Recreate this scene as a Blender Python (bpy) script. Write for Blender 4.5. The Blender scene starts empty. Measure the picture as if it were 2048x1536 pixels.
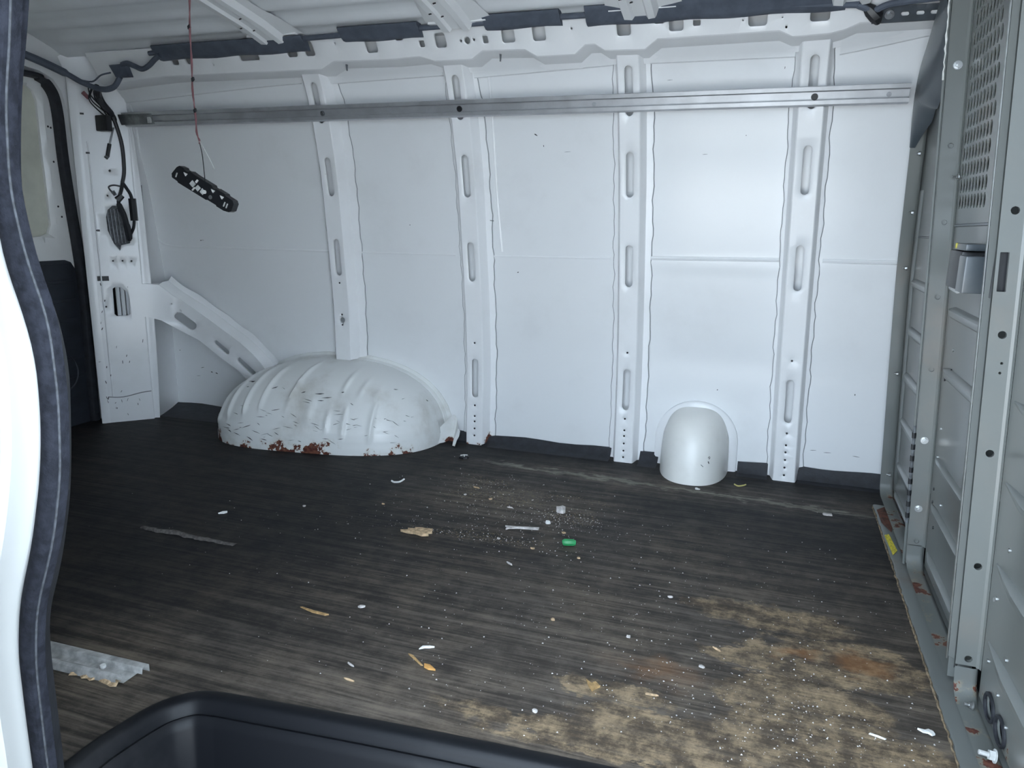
import bpy, bmesh, math, random
import numpy as np
from mathutils import Vector, Matrix
from mathutils.geometry import delaunay_2d_cdt
random.seed(7)
R = math.radians
sc = bpy.context.scene
col = sc.collection

# ------------------------------------------------------------------ camera
# x runs along the van (rear = -x), y across it (far side = +y), z up, floor z = 0
PITCH, ROLL, YAW = R(12.5), R(0.9), R(18.8)
fw = Vector((-math.sin(YAW)*math.cos(PITCH), math.cos(YAW)*math.cos(PITCH), -math.sin(PITCH)))
rt = Vector((math.cos(YAW), math.sin(YAW), 0)); up = rt.cross(fw)
cr = rt*math.cos(ROLL) + up*math.sin(ROLL); cu = -rt*math.sin(ROLL) + up*math.cos(ROLL)
cam = bpy.data.objects.new('camera', bpy.data.cameras.new('camera'))
cam.data.sensor_width = 36.0
cam.data.lens = 1510.0/2048.0*36.0
cam.data.clip_start = 0.01
m = Matrix((cr, cu, -fw)).transposed().to_4x4(); m.translation = (0, 0, 0.77)
cam.matrix_world = m
col.objects.link(cam); sc.camera = cam

# ------------------------------------------------------------------ sky, sun, exposure
w = bpy.data.worlds.new('sky'); sc.world = w; w.use_nodes = True
bg = w.node_tree.nodes['Background']
bg.inputs[0].default_value = (0.71, 0.85, 1.0, 1)
bg.inputs[1].default_value = 1.0
sun = bpy.data.objects.new('sun', bpy.data.lights.new('sun', 'SUN'))
sun.data.energy = 2.0; sun.data.angle = R(1); sun.data.color = (1, .97, .93)
sun.rotation_euler = (R(-35), 0, R(-20)); col.objects.link(sun)
vs = sc.view_settings
vs.view_transform = 'Standard'; vs.look = 'None'; vs.gamma = 1.0; vs.use_curve_mapping = False
vs.exposure = 3.3

# ------------------------------------------------------------------ helpers
def tag(o, label=None, cat=None, group=None, kind=None):
    for k, v in (('label', label), ('category', cat), ('group', group), ('kind', kind)):
        if v: o[k] = v
    return o
def mk(name, verts, faces, mat, parent=None, smooth=True, ang=38):
    me = bpy.data.meshes.new(name)
    me.from_pydata([tuple(v) for v in verts], [], faces)
    me.update()
    bm = bmesh.new(); bm.from_mesh(me)
    bmesh.ops.recalc_face_normals(bm, faces=bm.faces)
    bm.to_mesh(me); bm.free()
    if smooth:
        me.polygons.foreach_set('use_smooth', [True]*len(me.polygons))
        me.set_sharp_from_angle(angle=R(ang))
    o = bpy.data.objects.new(name, me); col.objects.link(o)
    if mat: me.materials.append(mat)
    if parent: o.parent = parent; o.matrix_parent_inverse = Matrix()
    return o
def empty(name, loc=(0, 0, 0)):
    o = bpy.data.objects.new(name, None); col.objects.link(o); o.location = loc
    o.empty_display_size = .05
    return o
class MB:
    """collects pieces of one mesh"""
    def __init__(s): s.v = []; s.f = []
    def add(s, v, f):
        n = len(s.v); s.v += [tuple(a) for a in v]; s.f += [tuple(i+n for i in q) for q in f]; return s
    def box(s, a, b, bev=0.0):
        (x0, y0, z0), (x1, y1, z1) = a, b
        if bev <= 0:
            v = [(x0,y0,z0),(x1,y0,z0),(x1,y1,z0),(x0,y1,z0),(x0,y0,z1),(x1,y0,z1),(x1,y1,z1),(x0,y1,z1)]
            return s.add(v, [(0,3,2,1),(4,5,6,7),(0,1,5,4),(1,2,6,5),(2,3,7,6),(3,0,4,7)])
        bm = bmesh.new(); bmesh.ops.create_cube(bm, size=1)
        for q in bm.verts: q.co = ((x0+x1)/2+q.co.x*(x1-x0), (y0+y1)/2+q.co.y*(y1-y0), (z0+z1)/2+q.co.z*(z1-z0))
        bmesh.ops.bevel(bm, geom=bm.edges[:], offset=bev, segments=2, affect='EDGES', profile=.6)
        bm.verts.index_update()
        s.add([q.co[:] for q in bm.verts], [[q.index for q in f.verts] for f in bm.faces]); bm.free(); return s
    def grid(s, rows, close=False):
        nr, nc = len(rows), len(rows[0])
        f = []
        for i in range(nr-1):
            for j in range(nc if close else nc-1):
                k = (j+1) % nc
                f.append((i*nc+j, i*nc+k, (i+1)*nc+k, (i+1)*nc+j))
        return s.add([p for r in rows for p in r], f)
    def tube(s, path, r, n=8, caps=True):
        P = [Vector(p) for p in path]; rr = r if isinstance(r, (list, tuple)) else [r]*len(P)
        rows = []; prev = None
        for i, p in enumerate(P):
            t = (P[min(i+1, len(P)-1)] - P[max(i-1, 0)]).normalized()
            a = prev if prev is not None else (Vector((0,0,1)) if abs(t.z) < .9 else Vector((1,0,0)))
            a = (a - t*a.dot(t)).normalized(); prev = a; b = t.cross(a)
            rows.append([p + (a*math.cos(2*math.pi*k/n) + b*math.sin(2*math.pi*k/n))*rr[i] for k in range(n)])
        base = len(s.v); s.grid(rows, True)
        if caps:
            s.f.append(tuple(base+k for k in range(n))); s.f.append(tuple(base+(len(P)-1)*n+k for k in range(n)))
        return s
    def cyl(s, c, axis, r, h, n=12, r2=None):
        c = Vector(c); a = Vector(axis).normalized()
        return s.tube([c, c+a*h], [r, r if r2 is None else r2], n)
    def build(s, name, mat, parent=None, **k): return mk(name, s.v, s.f, mat, parent, **k)
def smooth_path(pts, n=8):
    """Catmull-Rom through pts"""
    P = [Vector(p) for p in pts]; out = []
    for i in range(len(P)-1):
        a, b, c, d = P[max(i-1,0)], P[i], P[i+1], P[min(i+2, len(P)-1)]
        for k in range(n):
            t = k/n
            out.append(.5*((2*b) + (c-a)*t + (2*a-5*b+4*c-d)*t*t + (3*b-a-3*c+d)*t**3))
    out.append(P[-1]); return out
def inside(p, poly):
    x, y = p; c = False; j = len(poly)-1
    for i in range(len(poly)):
        xi, yi = poly[i]; xj, yj = poly[j]
        if (yi > y) != (yj > y) and x < (xj-xi)*(y-yi)/(yj-yi)+xi: c = not c
        j = i
    return c
def stadium(cx, z0, z1, wd, n=7):
    r = wd/2; o = []
    for k in range(n+1): a = math.pi*k/n; o.append((cx+r*math.cos(a), z1-r+r*math.sin(a)))
    for k in range(n+1): a = math.pi+math.pi*k/n; o.append((cx+r*math.cos(a), z0+r+r*math.sin(a)))
    return o
def circle(cx, cz, r, n=10, ry=None):
    return [(cx+r*math.cos(2*math.pi*k/n), cz+(ry or r)*math.sin(2*math.pi*k/n)) for k in range(n)]
def rrect(x0, z0, x1, z1, r, n=3):
    o = []
    for cx, cz, a0 in ((x1-r, z1-r, 0), (x0+r, z1-r, 90), (x0+r, z0+r, 180), (x1-r, z0+r, 270)):
        for k in range(n+1):
            a = R(a0+90*k/n); o.append((cx+r*math.cos(a), cz+r*math.sin(a)))
    return o
def offset_loop(lp, d):
    n = len(lp); o = []
    area = sum(lp[i][0]*lp[(i+1)%n][1]-lp[(i+1)%n][0]*lp[i][1] for i in range(n))
    sg = 1 if area > 0 else -1
    for i in range(n):
        a = Vector(lp[i-1]); b = Vector(lp[i]); c = Vector(lp[(i+1)%n])
        t = (c-a).normalized(); nn = Vector((t.y, -t.x))*sg
        o.append((b.x+nn.x*d, b.y+nn.y*d))
    return o
def dense(lp, step):
    o = []
    n = len(lp)
    for i in range(n):
        a = Vector(lp[i]); b = Vector(lp[(i+1)%n]); k = max(1, int((b-a).length/step))
        for j in range(k): q = a+(b-a)*(j/k); o.append((q.x, q.y))
    return o
def plate(mb, outline, holes, fn, steiner=.03, rim=0, rimd=.003, wall=.008, skirt=0, step=None):
    """flat sheet (u,v) with real holes, mapped by fn(u,v,depth); depth > 0 goes behind the sheet"""
    outline = dense(outline, step or steiner)
    pts = [Vector(p) for p in outline]; dep = [0]*len(pts)
    edges = [(i, (i+1) % len(pts)) for i in range(len(pts))]
    loops = []; rims = []
    def addloop(lp, d):
        b = len(pts); n = len(lp)
        pts.extend(Vector(p) for p in lp); dep.extend([d]*n)
        edges.extend((b+i, b+(i+1) % n) for i in range(n))
        return list(range(b, b+n))
    for h in holes:
        if rim: rims.append(offset_loop(h, rim)); addloop(rims[-1], 0)
        loops.append(addloop(h, rimd if rim else 0))
    us = [p.x for p in pts]; vv = [p.y for p in pts]
    if steiner:
        x = min(us)+steiner/2
        while x < max(us):
            z = min(vv)+steiner/2
            while z < max(vv):
                if inside((x, z), outline) and not any(abs(x-h[0][0]) < .2 and abs(z-h[0][1]) < .2 and inside((x, z), offset_loop(h, rim+.004)) for h in holes):
                    pts.append(Vector((x, z))); dep.append(0)
                z += steiner
            x += steiner
    V, Ed, F, ov, oe, of = delaunay_2d_cdt(pts, edges, [], 0, 1e-7)
    mp = {}
    for i, l in enumerate(ov):
        for q in l: mp[q] = i
    D = [0]*len(V)
    for q, i in mp.items(): D[i] = dep[q]
    tris = []
    for t in F:
        c = ((V[t[0]].x+V[t[1]].x+V[t[2]].x)/3, (V[t[0]].y+V[t[1]].y+V[t[2]].y)/3)
        if inside(c, outline) and not any(inside(c, h) for h in holes): tris.append(tuple(t))
    base = len(mb.v)
    mb.add([fn(V[i].x, V[i].y, D[i]) for i in range(len(V))], tris)
    if wall:
        for lp in loops:
            ids = [mp[q] for q in lp]; n = len(ids); b = len(mb.v)
            mb.v += [tuple(fn(V[i].x, V[i].y, D[i]+wall)) for i in ids]
            for k in range(n): mb.f.append((base+ids[k], base+ids[(k+1)%n], b+(k+1)%n, b+k))
    if skirt:
        ids = [mp[q] for q in range(len(outline))]; n = len(ids); b = len(mb.v)
        sk = skirt if callable(skirt) else (lambda u, v: skirt)
        mb.v += [tuple(fn(V[i].x, V[i].y, sk(V[i].x, V[i].y))) for i in ids]
        for k in range(n): mb.f.append((base+ids[k], base+ids[(k+1)%n], b+(k+1)%n, b+k))
    return mb

# ------------------------------------------------------------------ materials
def nt_new(name):
    mt = bpy.data.materials.new(name); mt.use_nodes = True
    return mt, mt.node_tree, mt.node_tree.nodes['Principled BSDF']
def lk(nt, sock, v):
    if isinstance(v, bpy.types.NodeSocket): nt.links.new(v, sock)
    else: sock.default_value = v
def mth(nt, op, a, b=0.0, clamp=False):
    n = nt.nodes.new('ShaderNodeMath'); n.operation = op; n.use_clamp = clamp
    lk(nt, n.inputs[0], a); lk(nt, n.inputs[1], b); return n.outputs[0]
def mixc(nt, f, a, b):
    n = nt.nodes.new('ShaderNodeMix'); n.data_type = 'RGBA'
    lk(nt, n.inputs[0], f); lk(nt, n.inputs[6], a if isinstance(a, bpy.types.NodeSocket) else (*a, 1)); lk(nt, n.inputs[7], b if isinstance(b, bpy.types.NodeSocket) else (*b, 1))
    return n.outputs[2]
def pos(nt, scale=(1, 1, 1), rz=0):
    t = nt.nodes.new('ShaderNodeNewGeometry'); mp = nt.nodes.new('ShaderNodeMapping')
    nt.links.new(t.outputs['Position'], mp.inputs[0]); mp.inputs['Scale'].default_value = scale
    mp.inputs['Rotation'].default_value = (0, 0, rz)
    return mp.outputs[0]
def noise(nt, scale, detail=4, rough=.55, vec=(1, 1, 1), rz=0, dist=0):
    n = nt.nodes.new('ShaderNodeTexNoise'); n.inputs['Scale'].default_value = scale
    n.inputs['Detail'].default_value = detail; n.inputs['Roughness'].default_value = rough
    n.inputs['Distortion'].default_value = dist
    nt.links.new(pos(nt, vec, rz), n.inputs['Vector']); return n.outputs['Fac']
def ramp(nt, v, lo, hi):
    n = nt.nodes.new('ShaderNodeMapRange'); n.interpolation_type = 'SMOOTHSTEP'
    lk(nt, n.inputs[0], v); n.inputs[1].default_value = lo; n.inputs[2].default_value = hi
    return n.outputs[0]
def xyz(nt):
    t = nt.nodes.new('ShaderNodeNewGeometry'); s = nt.nodes.new('ShaderNodeSeparateXYZ')
    nt.links.new(t.outputs['Position'], s.inputs[0]); return s.outputs
def bump(nt, b, h, strength=.3, dist=.002):
    n = nt.nodes.new('ShaderNodeBump'); n.inputs['Strength'].default_value = strength
    n.inputs['Distance'].default_value = dist; nt.links.new(h, n.inputs['Height'])
    nt.links.new(n.outputs[0], b.inputs['Normal'])
def ell(nt, X, Y, cx, cy, rx, ry):
    """1 in the middle of an ellipse, 0 at its rim"""
    a = mth(nt, 'DIVIDE', mth(nt, 'SUBTRACT', X, cx), rx); b = mth(nt, 'DIVIDE', mth(nt, 'SUBTRACT', Y, cy), ry)
    d = mth(nt, 'SQRT', mth(nt, 'ADD', mth(nt, 'MULTIPLY', a, a), mth(nt, 'MULTIPLY', b, b)))
    return mth(nt, 'SUBTRACT', 1.0, d, True)
def simple(name, c, rough=.5, metal=0.0, var=.12, nscale=30, coat=0, bmp=0, spec=.5):
    mt, nt, b = nt_new(name)
    f = ramp(nt, noise(nt, nscale, 5), .3, .7)
    nt.links.new(mixc(nt, f, tuple(x*(1-var) for x in c), tuple(min(1, x*(1+var)) for x in c)), b.inputs['Base Color'])
    b.inputs['Roughness'].default_value = rough; b.inputs['Metallic'].default_value = metal
    b.inputs['Coat Weight'].default_value = coat; b.inputs['Coat Roughness'].default_value = .12
    b.inputs['Specular IOR Level'].default_value = spec
    if bmp: bump(nt, b, noise(nt, nscale*4, 4), bmp)
    return mt
def paint(name, c, rough=.32, coat=.3, dirt=(.35, .33, .3), amount=.12, rust=None, flecks=True):
    """body paint with faint dirt, dark flecks and, where rust = (z_low, z_high), rust creeping up from the bottom"""
    mt, nt, b = nt_new(name)
    big = ramp(nt, noise(nt, 5, 5, .6), .48, .8)
    base = mixc(nt, mth(nt, 'MULTIPLY', big, amount), c, dirt)
    if flecks:
        fl = ramp(nt, noise(nt, 26, 3, .5, (.6, .6, 1.4)), .765, .78)
        base = mixc(nt, mth(nt, 'MULTIPLY', fl, .8), base, (.06, .06, .065))
    r = rough
    if rust:
        Z = xyz(nt)[2]
        lim = mth(nt, 'ADD', rust[0], mth(nt, 'MULTIPLY', ramp(nt, noise(nt, 14, 6, .65), .42, .75), rust[1]-rust[0]))
        k = ramp(nt, mth(nt, 'SUBTRACT', lim, Z), 0.0, .004)
        rc = mixc(nt, ramp(nt, noise(nt, 90, 4), .35, .65), (.075, .018, .012), (.17, .06, .035))
        yk = ramp(nt, mth(nt, 'SUBTRACT', mth(nt, 'ADD', lim, .018), Z), 0.0, .03)
        base = mixc(nt, mth(nt, 'MULTIPLY', yk, .35), base, (.45, .36, .2))
        base = mixc(nt, k, base, rc)
        r = mth(nt, 'ADD', mth(nt, 'MULTIPLY', k, .5), rough)
    nt.links.new(base, b.inputs['Base Color']) if isinstance(base, bpy.types.NodeSocket) else None
    lk(nt, b.inputs['Roughness'], r)
    b.inputs['Coat Weight'].default_value = coat; b.inputs['Coat Roughness'].default_value = .15
    bump(nt, b, noise(nt, 40, 3), .05)
    return mt
WHITE = (.84, .85, .86)
M = {}
M['skin'] = paint('white_body_paint', WHITE, .3, .35, amount=.1)
M['pillar'] = paint('white_pillar_paint', (.86, .865, .875), .34, .25, amount=.12)
M['pillar_rust'] = paint('white_pillar_paint_rusty_foot', (.86, .865, .875), .34, .25, amount=.15, rust=(-.012, .05))
M['arch'] = paint('scuffed_white_arch_paint', (.80, .81, .80), .4, .15, dirt=(.34, .30, .23), amount=.6, rust=(-.012, .055))
M['filler'] = paint('cream_white_cover', (.87, .865, .83), .4, .2, dirt=(.4, .36, .3), amount=.25)
M['door'] = paint('white_door_paint', (.82, .82, .81), .35, .25, amount=.12)
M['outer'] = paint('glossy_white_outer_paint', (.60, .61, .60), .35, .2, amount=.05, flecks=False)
M['roof'] = simple('grey_white_roof_paint', (.83, .85, .87), .45, 0, .04, 8, .1)
M['bow'] = paint('white_bow_paint', (.84, .85, .86), .4, .2, amount=.1)
M['seal'] = simple('weathered_rubber_seal', (.020, .022, .030), .85, 0, .35, 90, 0, .4, .15)
M['rubber'] = simple('black_rubber', (.02, .022, .028), .6, 0, .3, 40, 0, .2)
M['black'] = simple('black_plastic', (.012, .013, .016), .4, 0, .25, 30)
M['hazy_black'] = simple('hazed_black_foam', (.085, .10, .13), .75, 0, .15, 30, 0, .3)  # blue-grey haze mixed into the colour of black covers and cables
M['trim'] = simple('charcoal_door_trim', (.02, .024, .032), .55, 0, .2, 20)
M['window'] = simple('yellowed_window_film', (.66, .66, .57), .45, 0, .12, 6)
M['steel'] = simple('galvanised_steel', (.50, .51, .53), .36, .6, .10, 16, 0, .05)
M['steel_dark'] = simple('dull_steel', (.30, .31, .33), .42, 1.0, .3, 30)
M['zinc'] = simple('zinc_bolt', (.50, .51, .51), .35, .9, .15, 50)
M['grey'] = paint('grey_partition_paint', (.155, .165, .160), .28, .35, dirt=(.2, .2, .19), amount=.2, flecks=False)
M['grey_foot'] = paint('grey_partition_paint_rusty_foot', (.155, .165, .158), .32, .3, dirt=(.28, .2, .15), amount=.3, rust=(-.02, .05), flecks=False)
M['greydk'] = paint('dark_grey_partition_paint', (.055, .068, .08), .35, .3, amount=.15, flecks=False)
M['rail_dark'] = simple('dark_grey_bracket_paint', (.05, .06, .072), .5, 0, .2, 40)
M['red'] = simple('red_wire', (.20, .085, .095), .5, 0, .2, 60)
M['pale'] = simple('pale_tape', (.55, .56, .55), .6, 0, .15, 80)
M['wire'] = simple('black_wire', (.018, .02, .024), .5, 0, .2, 60)
M['tan'] = simple('splintered_wood', (.50, .36, .22), .8, 0, .35, 120, 0, .4)
M['white_bit'] = simple('white_scrap', (.8, .8, .78), .6, 0, .1, 100)
M['green'] = simple('green_plastic', (.03, .30, .10), .45, 0, .15, 60)
M['leaf'] = simple('dry_leaf', (.42, .27, .12), .7, 0, .35, 90)
M['stone'] = simple('pale_stone', (.55, .52, .5), .8, 0, .3, 90)
M['yellow'] = None
M['chip'] = simple('dark_scratch', (.05, .05, .055), .6)
M['grille'] = simple('grey_vent_mesh', (.12, .13, .14), .6, 0, .4, 120, 0, .4)
M['cab'] = simple('dark_cab_trim', (.025, .027, .03), .8)
M['ground'] = simple('pale_concrete', (.52, .50, .47), .9, 0, .12, 3)

def floor_material():
    mt, nt, b = nt_new('worn_black_floor_mat')
    x, y, z = xyz(nt)
    wob = mth(nt, 'MULTIPLY', mth(nt, 'SUBTRACT', noise(nt, 9, 6, .65), .5), .16)
    wob2 = mth(nt, 'MULTIPLY', mth(nt, 'SUBTRACT', noise(nt, 14, 6, .65, (1, 1.7, 1)), .5), .14)
    X = mth(nt, 'ADD', x, wob); Y = mth(nt, 'ADD', y, wob2)
    rz = R(-2)
    streak = noise(nt, 1, 9, .72, (1.6, 46, 1), rz, .25)
    fine = noise(nt, 1, 7, .75, (9, 210, 1), rz)
    mott = noise(nt, 16, 10, .78)
    def blobs(L):
        t = None
        for cx, cy, rx, ry, k in L:
            e = mth(nt, 'MULTIPLY', ell(nt, X, Y, cx, cy, rx, ry), k)
            t = e if t is None else mth(nt, 'MAXIMUM', t, e)
        return t
    # grey-brown streaks over the black, strongest towards the side door, weak at the rear
    pale_area = blobs([(.10, .95, 1.35, .95, 1.0), (-.62, 1.86, .42, .3, .75), (-.25, 1.55, .6, .45, .45), (-.5, .95, .9, .22, .75), (-.2, 2.15, .8, .12, .6), (-1.0, .85, .35, .3, .7)])
    s = mth(nt, 'ADD', mth(nt, 'MULTIPLY', streak, .6), mth(nt, 'MULTIPLY', fine, .4))
    s = ramp(nt, mth(nt, 'ADD', mth(nt, 'MULTIPLY', s, .75), mth(nt, 'MULTIPLY', mott, .25)), .43, .60)
    wf = mth(nt, 'ADD', mth(nt, 'MULTIPLY', pale_area, .80), .09)
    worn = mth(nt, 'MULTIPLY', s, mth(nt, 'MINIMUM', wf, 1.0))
    dark = mixc(nt, ramp(nt, mott, .35, .7), (.0045, .0052, .0075), (.014, .0138, .0145))
    grey = mixc(nt, ramp(nt, noise(nt, 4, 4), .35, .65), (.24, .21, .18), (.34, .275, .21))
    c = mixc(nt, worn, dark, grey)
    # a thin tan-brown veil over the same areas
    c = mixc(nt, mth(nt, 'MULTIPLY', pale_area, .50), c, (.125, .102, .08))
    # tan bare patches by the partition, ochre core
    tan = blobs([(.17, 1.335, .17, .085, 1), (.05, 1.30, .16, .05, .8), (.10, 1.19, .15, .075, 1), (.14, 1.08, .22, .09, 1), (.02, 1.04, .3, .06, .8), (-.19, 1.115, .11, .035, .8), (.05, 1.46, .2, .06, .45), (.30, 1.0, .07, .16, 1), (-.1, .99, .4, .04, .7)])
    tf = mth(nt, 'MULTIPLY', ramp(nt, tan, .03, .16), ramp(nt, mth(nt, 'ADD', mth(nt, 'MULTIPLY', fine, .55), mth(nt, 'MULTIPLY', mott, .45)), .30, .66))
    c = mixc(nt, mth(nt, 'MULTIPLY', tf, .92), c, mixc(nt, ramp(nt, mott, .4, .62), (.10, .072, .046), (.40, .295, .18)))
    och = blobs([(.215, 1.345, .075, .05, 1), (.09, 1.345, .06, .03, .8), (-.14, 1.20, .14, .06, .5), (.315, .98, .05, .1, 1)])
    c = mixc(nt, mth(nt, 'MULTIPLY', ramp(nt, och, .05, .7), .5), c, (.27, .12, .04))
    # sawdust in front of the wheel arch and along the seam by the far wall
    saw = blobs([(-.46, 1.82, .1, .06, 1), (-.62, 1.62, .22, .03, .8), (-.68, 1.88, .2, .07, .7), (-.75, 2.0, .14, .05, .6), (-.55, 1.95, .3, .025, .6)])
    gran = ramp(nt, noise(nt, 150, 4, .7), .52, .68)
    c = mixc(nt, mth(nt, 'MULTIPLY', mth(nt, 'MULTIPLY', ramp(nt, saw, 0, .45), gran), .8), c, (.33, .25, .14))
    seam = mth(nt, 'ABSOLUTE', mth(nt, 'SUBTRACT', Y, mth(nt, 'ADD', 2.125, mth(nt, 'MULTIPLY', x, -.05))))
    sm = mth(nt, 'MULTIPLY', ramp(nt, mth(nt, 'SUBTRACT', .022, seam), 0, .02), ramp(nt, blobs([(-.25, 2.13, .65, .3, 1)]), 0, .3))
    c = mixc(nt, mth(nt, 'MULTIPLY', mth(nt, 'MULTIPLY', sm, ramp(nt, fine, .38, .58)), .8), c, (.30, .29, .24))
    nt.links.new(c, b.inputs['Base Color'])
    b.inputs['Roughness'].default_value = .62
    b.inputs['Specular IOR Level'].default_value = .22
    wv = nt.nodes.new('ShaderNodeTexWave'); wv.bands_direction = 'Y'; wv.inputs['Scale'].default_value = 22
    wv.inputs['Distortion'].default_value = 1.2; nt.links.new(pos(nt, (1, 1, 1), rz), wv.inputs['Vector'])
    h = mth(nt, 'ADD', mth(nt, 'MULTIPLY', wv.outputs['Fac'], .10), mth(nt, 'ADD', streak, mth(nt, 'MULTIPLY', mott, .5)))
    bump(nt, b, h, .35, .003)
    return mt
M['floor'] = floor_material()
def yellow_material():
    mt, nt, b = nt_new('yellow_warning_label')
    f = ramp(nt, noise(nt, 260, 2, .5, (1, .35, 1)), .5, .56)
    nt.links.new(mixc(nt, mth(nt, 'MULTIPLY', f, .45), (.72, .62, .05), (.25, .2, .03)), b.inputs['Base Color'])
    b.inputs['Roughness'].default_value = .45; return mt
M['yellow'] = yellow_material()

# ------------------------------------------------------------------ the shape of the far wall
PZ = [-.6, 0, .242, .44, .64, .89, 1.07, 1.19, 1.30, 1.36, 1.5]
PY = [2.321, 2.321, 2.321, 2.303, 2.268, 2.220, 2.165, 2.11, 2.03, 1.97, 1.83]
def prof(z):
    return float(np.mean(np.interp(z+np.linspace(-.05, .05, 9), PZ, PY)))
def W(x, z, d=0.0):
    """a point d metres proud of the outer skin"""
    return (x, prof(z)+.05-d, z)
def roof_z(y):
    return float(np.interp(y, [.30, .40, .50, .7, 1.1, 1.5, 1.7, 1.9, 2.0, 2.06], [1.22, 1.285, 1.32, 1.352, 1.372, 1.358, 1.338, 1.306, 1.282, 1.262]))

# ================================================================== SETTING
# outer skin of the far side
mb = MB(); xs = list(np.linspace(-2.45, 1.9, 60)); zs = list(np.linspace(-.02, 1.36, 70))
def skin_d(x, z):
    return -.004*math.exp(-((z-.345)/.05)**2) + .004*math.exp(-((z-.645)/.006)**2)
mb.grid([[W(x, z, skin_d(x, z)) for x in xs] for z in zs])
wall_back = mb.build('wall_back', M['skin']); tag(wall_back, 'white painted far side wall of the cargo bay', kind='structure')
# pressed beads in the skin
def bead(pts, d=.003, r=.005, name='pressed_bead'):
    P = smooth_path([W(x, z, 0) for x, z in pts], 6)
    MB().tube([(p.x, p.y+r-d, p.z) for p in P], r, 8).build(name, M['skin'], wall_back)
bead([(-2.165, 1.13), (-2.168, 1.089), (-2.178, 1.046), (-2.204, .932), (-2.225, .809), (-2.229, .718), (-2.207, .663), (-2.149, .643), (-2.0, .642), (-1.47, .643)], .0035, .006)
bead([(-1.345, .643), (-.99, .644)]); bead([(-.86, .645), (-.475, .649)]); bead([(-.352, .655), (.012, .661)], .005, .007); bead([(.128, .662), (.36, .664)], .005, .007)
bead([(-.824, 1.172), (-.831, 1.051), (-.835, .82), (-.829, .66)], .003, .005)
# upper inner panels: a sheet lapped over the skin under the roof rail
for pts in ([(-2.17, 1.135), (-1.68, 1.160), (-1.45, 1.168)], [(-1.345, 1.163), (-.964, 1.171)], [(-.867, 1.161), (-.46, 1.176)], [(-.365, 1.176), (.006, 1.175)], [(.11, 1.175), (.2, 1.188), (.36, 1.214)]):
    mb = MB(); rows = []
    for x, z in [(a.x, a.y) for a in smooth_path([Vector((p[0], p[1], 0)) for p in pts], 6)]:
        rows.append([W(x, z-.001, .001), W(x, z, .010), W(x, z+.012, .011), W(x, z+.016, .017), W(x, z+.06, .02), W(x, z+.12, .02)])
    mb.grid(rows).build('upper_panel', M['skin'], wall_back)

# pillars -----------------------------------------------------------
def pillar(cx_bot, cx_top, z0, z1, slots, dots, hw=.027, fl=.027, fr=.032, big=None, flip=0, mat='pillar'):
    cx = lambda z: cx_bot + (cx_top-cx_bot)*max(0, min(1, (z-z0)/(z1-z0)))
    mb = MB()
    holes = [stadium(0, a, b, .022) for a, b in slots] + [circle(0, d, .0034, 7) for d in dots]
    if big: holes.append(circle(0, big, .0105, 12))
    fn = lambda u, z, d: W(cx(z)+u, z, .05-d)
    slim = [h for h in holes]
    plate(mb, [(-hw, z0-.004), (hw, z0-.004), (hw, z1), (-hw, z1)], slim, fn, .028, rim=.0045 if True else 0, rimd=.0028, wall=.006)
    n = int((z1-z0)/.02)
    rng = random.Random(int(abs(cx_bot)*1000))
    for sg, fw_ in ((-1, fl), (1, fr)):
        rows = []; edge = []
        ph = rng.random()*6
        for i in range(n+1):
            z = z0+(z1-z0)*i/n
            wv = .0016*math.sin(z*41+ph)+.0014*math.sin(z*97+ph*2)+rng.uniform(-.0008, .0008)
            taper = .010*max(0, 1-(z1-z)/.12)
            c = cx(z); zz = z+.0
            rows.append([W(c+sg*hw, zz, .05), W(c+sg*(hw+.0025), zz, .0485), W(c+sg*(hw+.004), zz, .045),
                         W(c+sg*(hw+.011), zz, .010), W(c+sg*(hw+.014), zz, .006), W(c+sg*(hw+fw_+wv-taper), zz, .0045), W(c+sg*(hw+fw_+wv+.001-taper), zz, .0005)])
            edge.append(W(c+sg*(hw+fw_+wv+.0012-taper), zz, .001))
        mb.grid(rows)
        MB_edges.append((edge, sg))
    o = mb.build('pillar', M[mat], wall_back)
    for e, sg in MB_edges[-2:]:
        MB().tube(e, .0013, 5).build('shadowed_sealant', M['seal2'], o)
    for d in dots:
        q = Vector(W(cx(d), d, .0475)); q2 = Vector(W(cx(d), d+.01, .0475)); t_ = (q2-q).normalized(); n_ = Vector((1, 0, 0)).cross(t_)
        if n_.y > 0: n_ = -n_
        MB().cyl(q-n_*.004, n_, .0032, .0045, 8).build('hole_shade_plug', M['black'], o)  # black plug in each hole paints its dark inside
    return o
MB_edges = []
M['seal2'] = simple('seam_shadow_grey', (.22, .23, .24), .7)  # caulk line coloured dark to draw the shadow along the flange
S4 = [(1.045, 1.167), (.829, .953), (.567, .692), (.174, .307)]
D4 = [.361, .145, .107, .088, .063, .039, .017]
pillar(-1.428, -1.382, .262, 1.20, [(1.048, 1.163), (.827, .947), (.562, .687)], [.537, .425, .388], .029, .03, .04, big=.405)
pillar(-.925, -.912, .004, 1.20, [(1.047, 1.164), (.826, .950), (.563, .688), (.168, .302)], [.357, .140, .102, .083, .058, .033], mat='pillar_rust')
pillar(-.408, -.411, -.002, 1.205, S4, D4)
pillar(.083, .052, -.002, 1.207, [(1.05, 1.171), (.839, .963), (.577, .705), (.182, .315)], [.372, .150, .113, .091, .067, .043, .019], .029, .022, .024)

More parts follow.
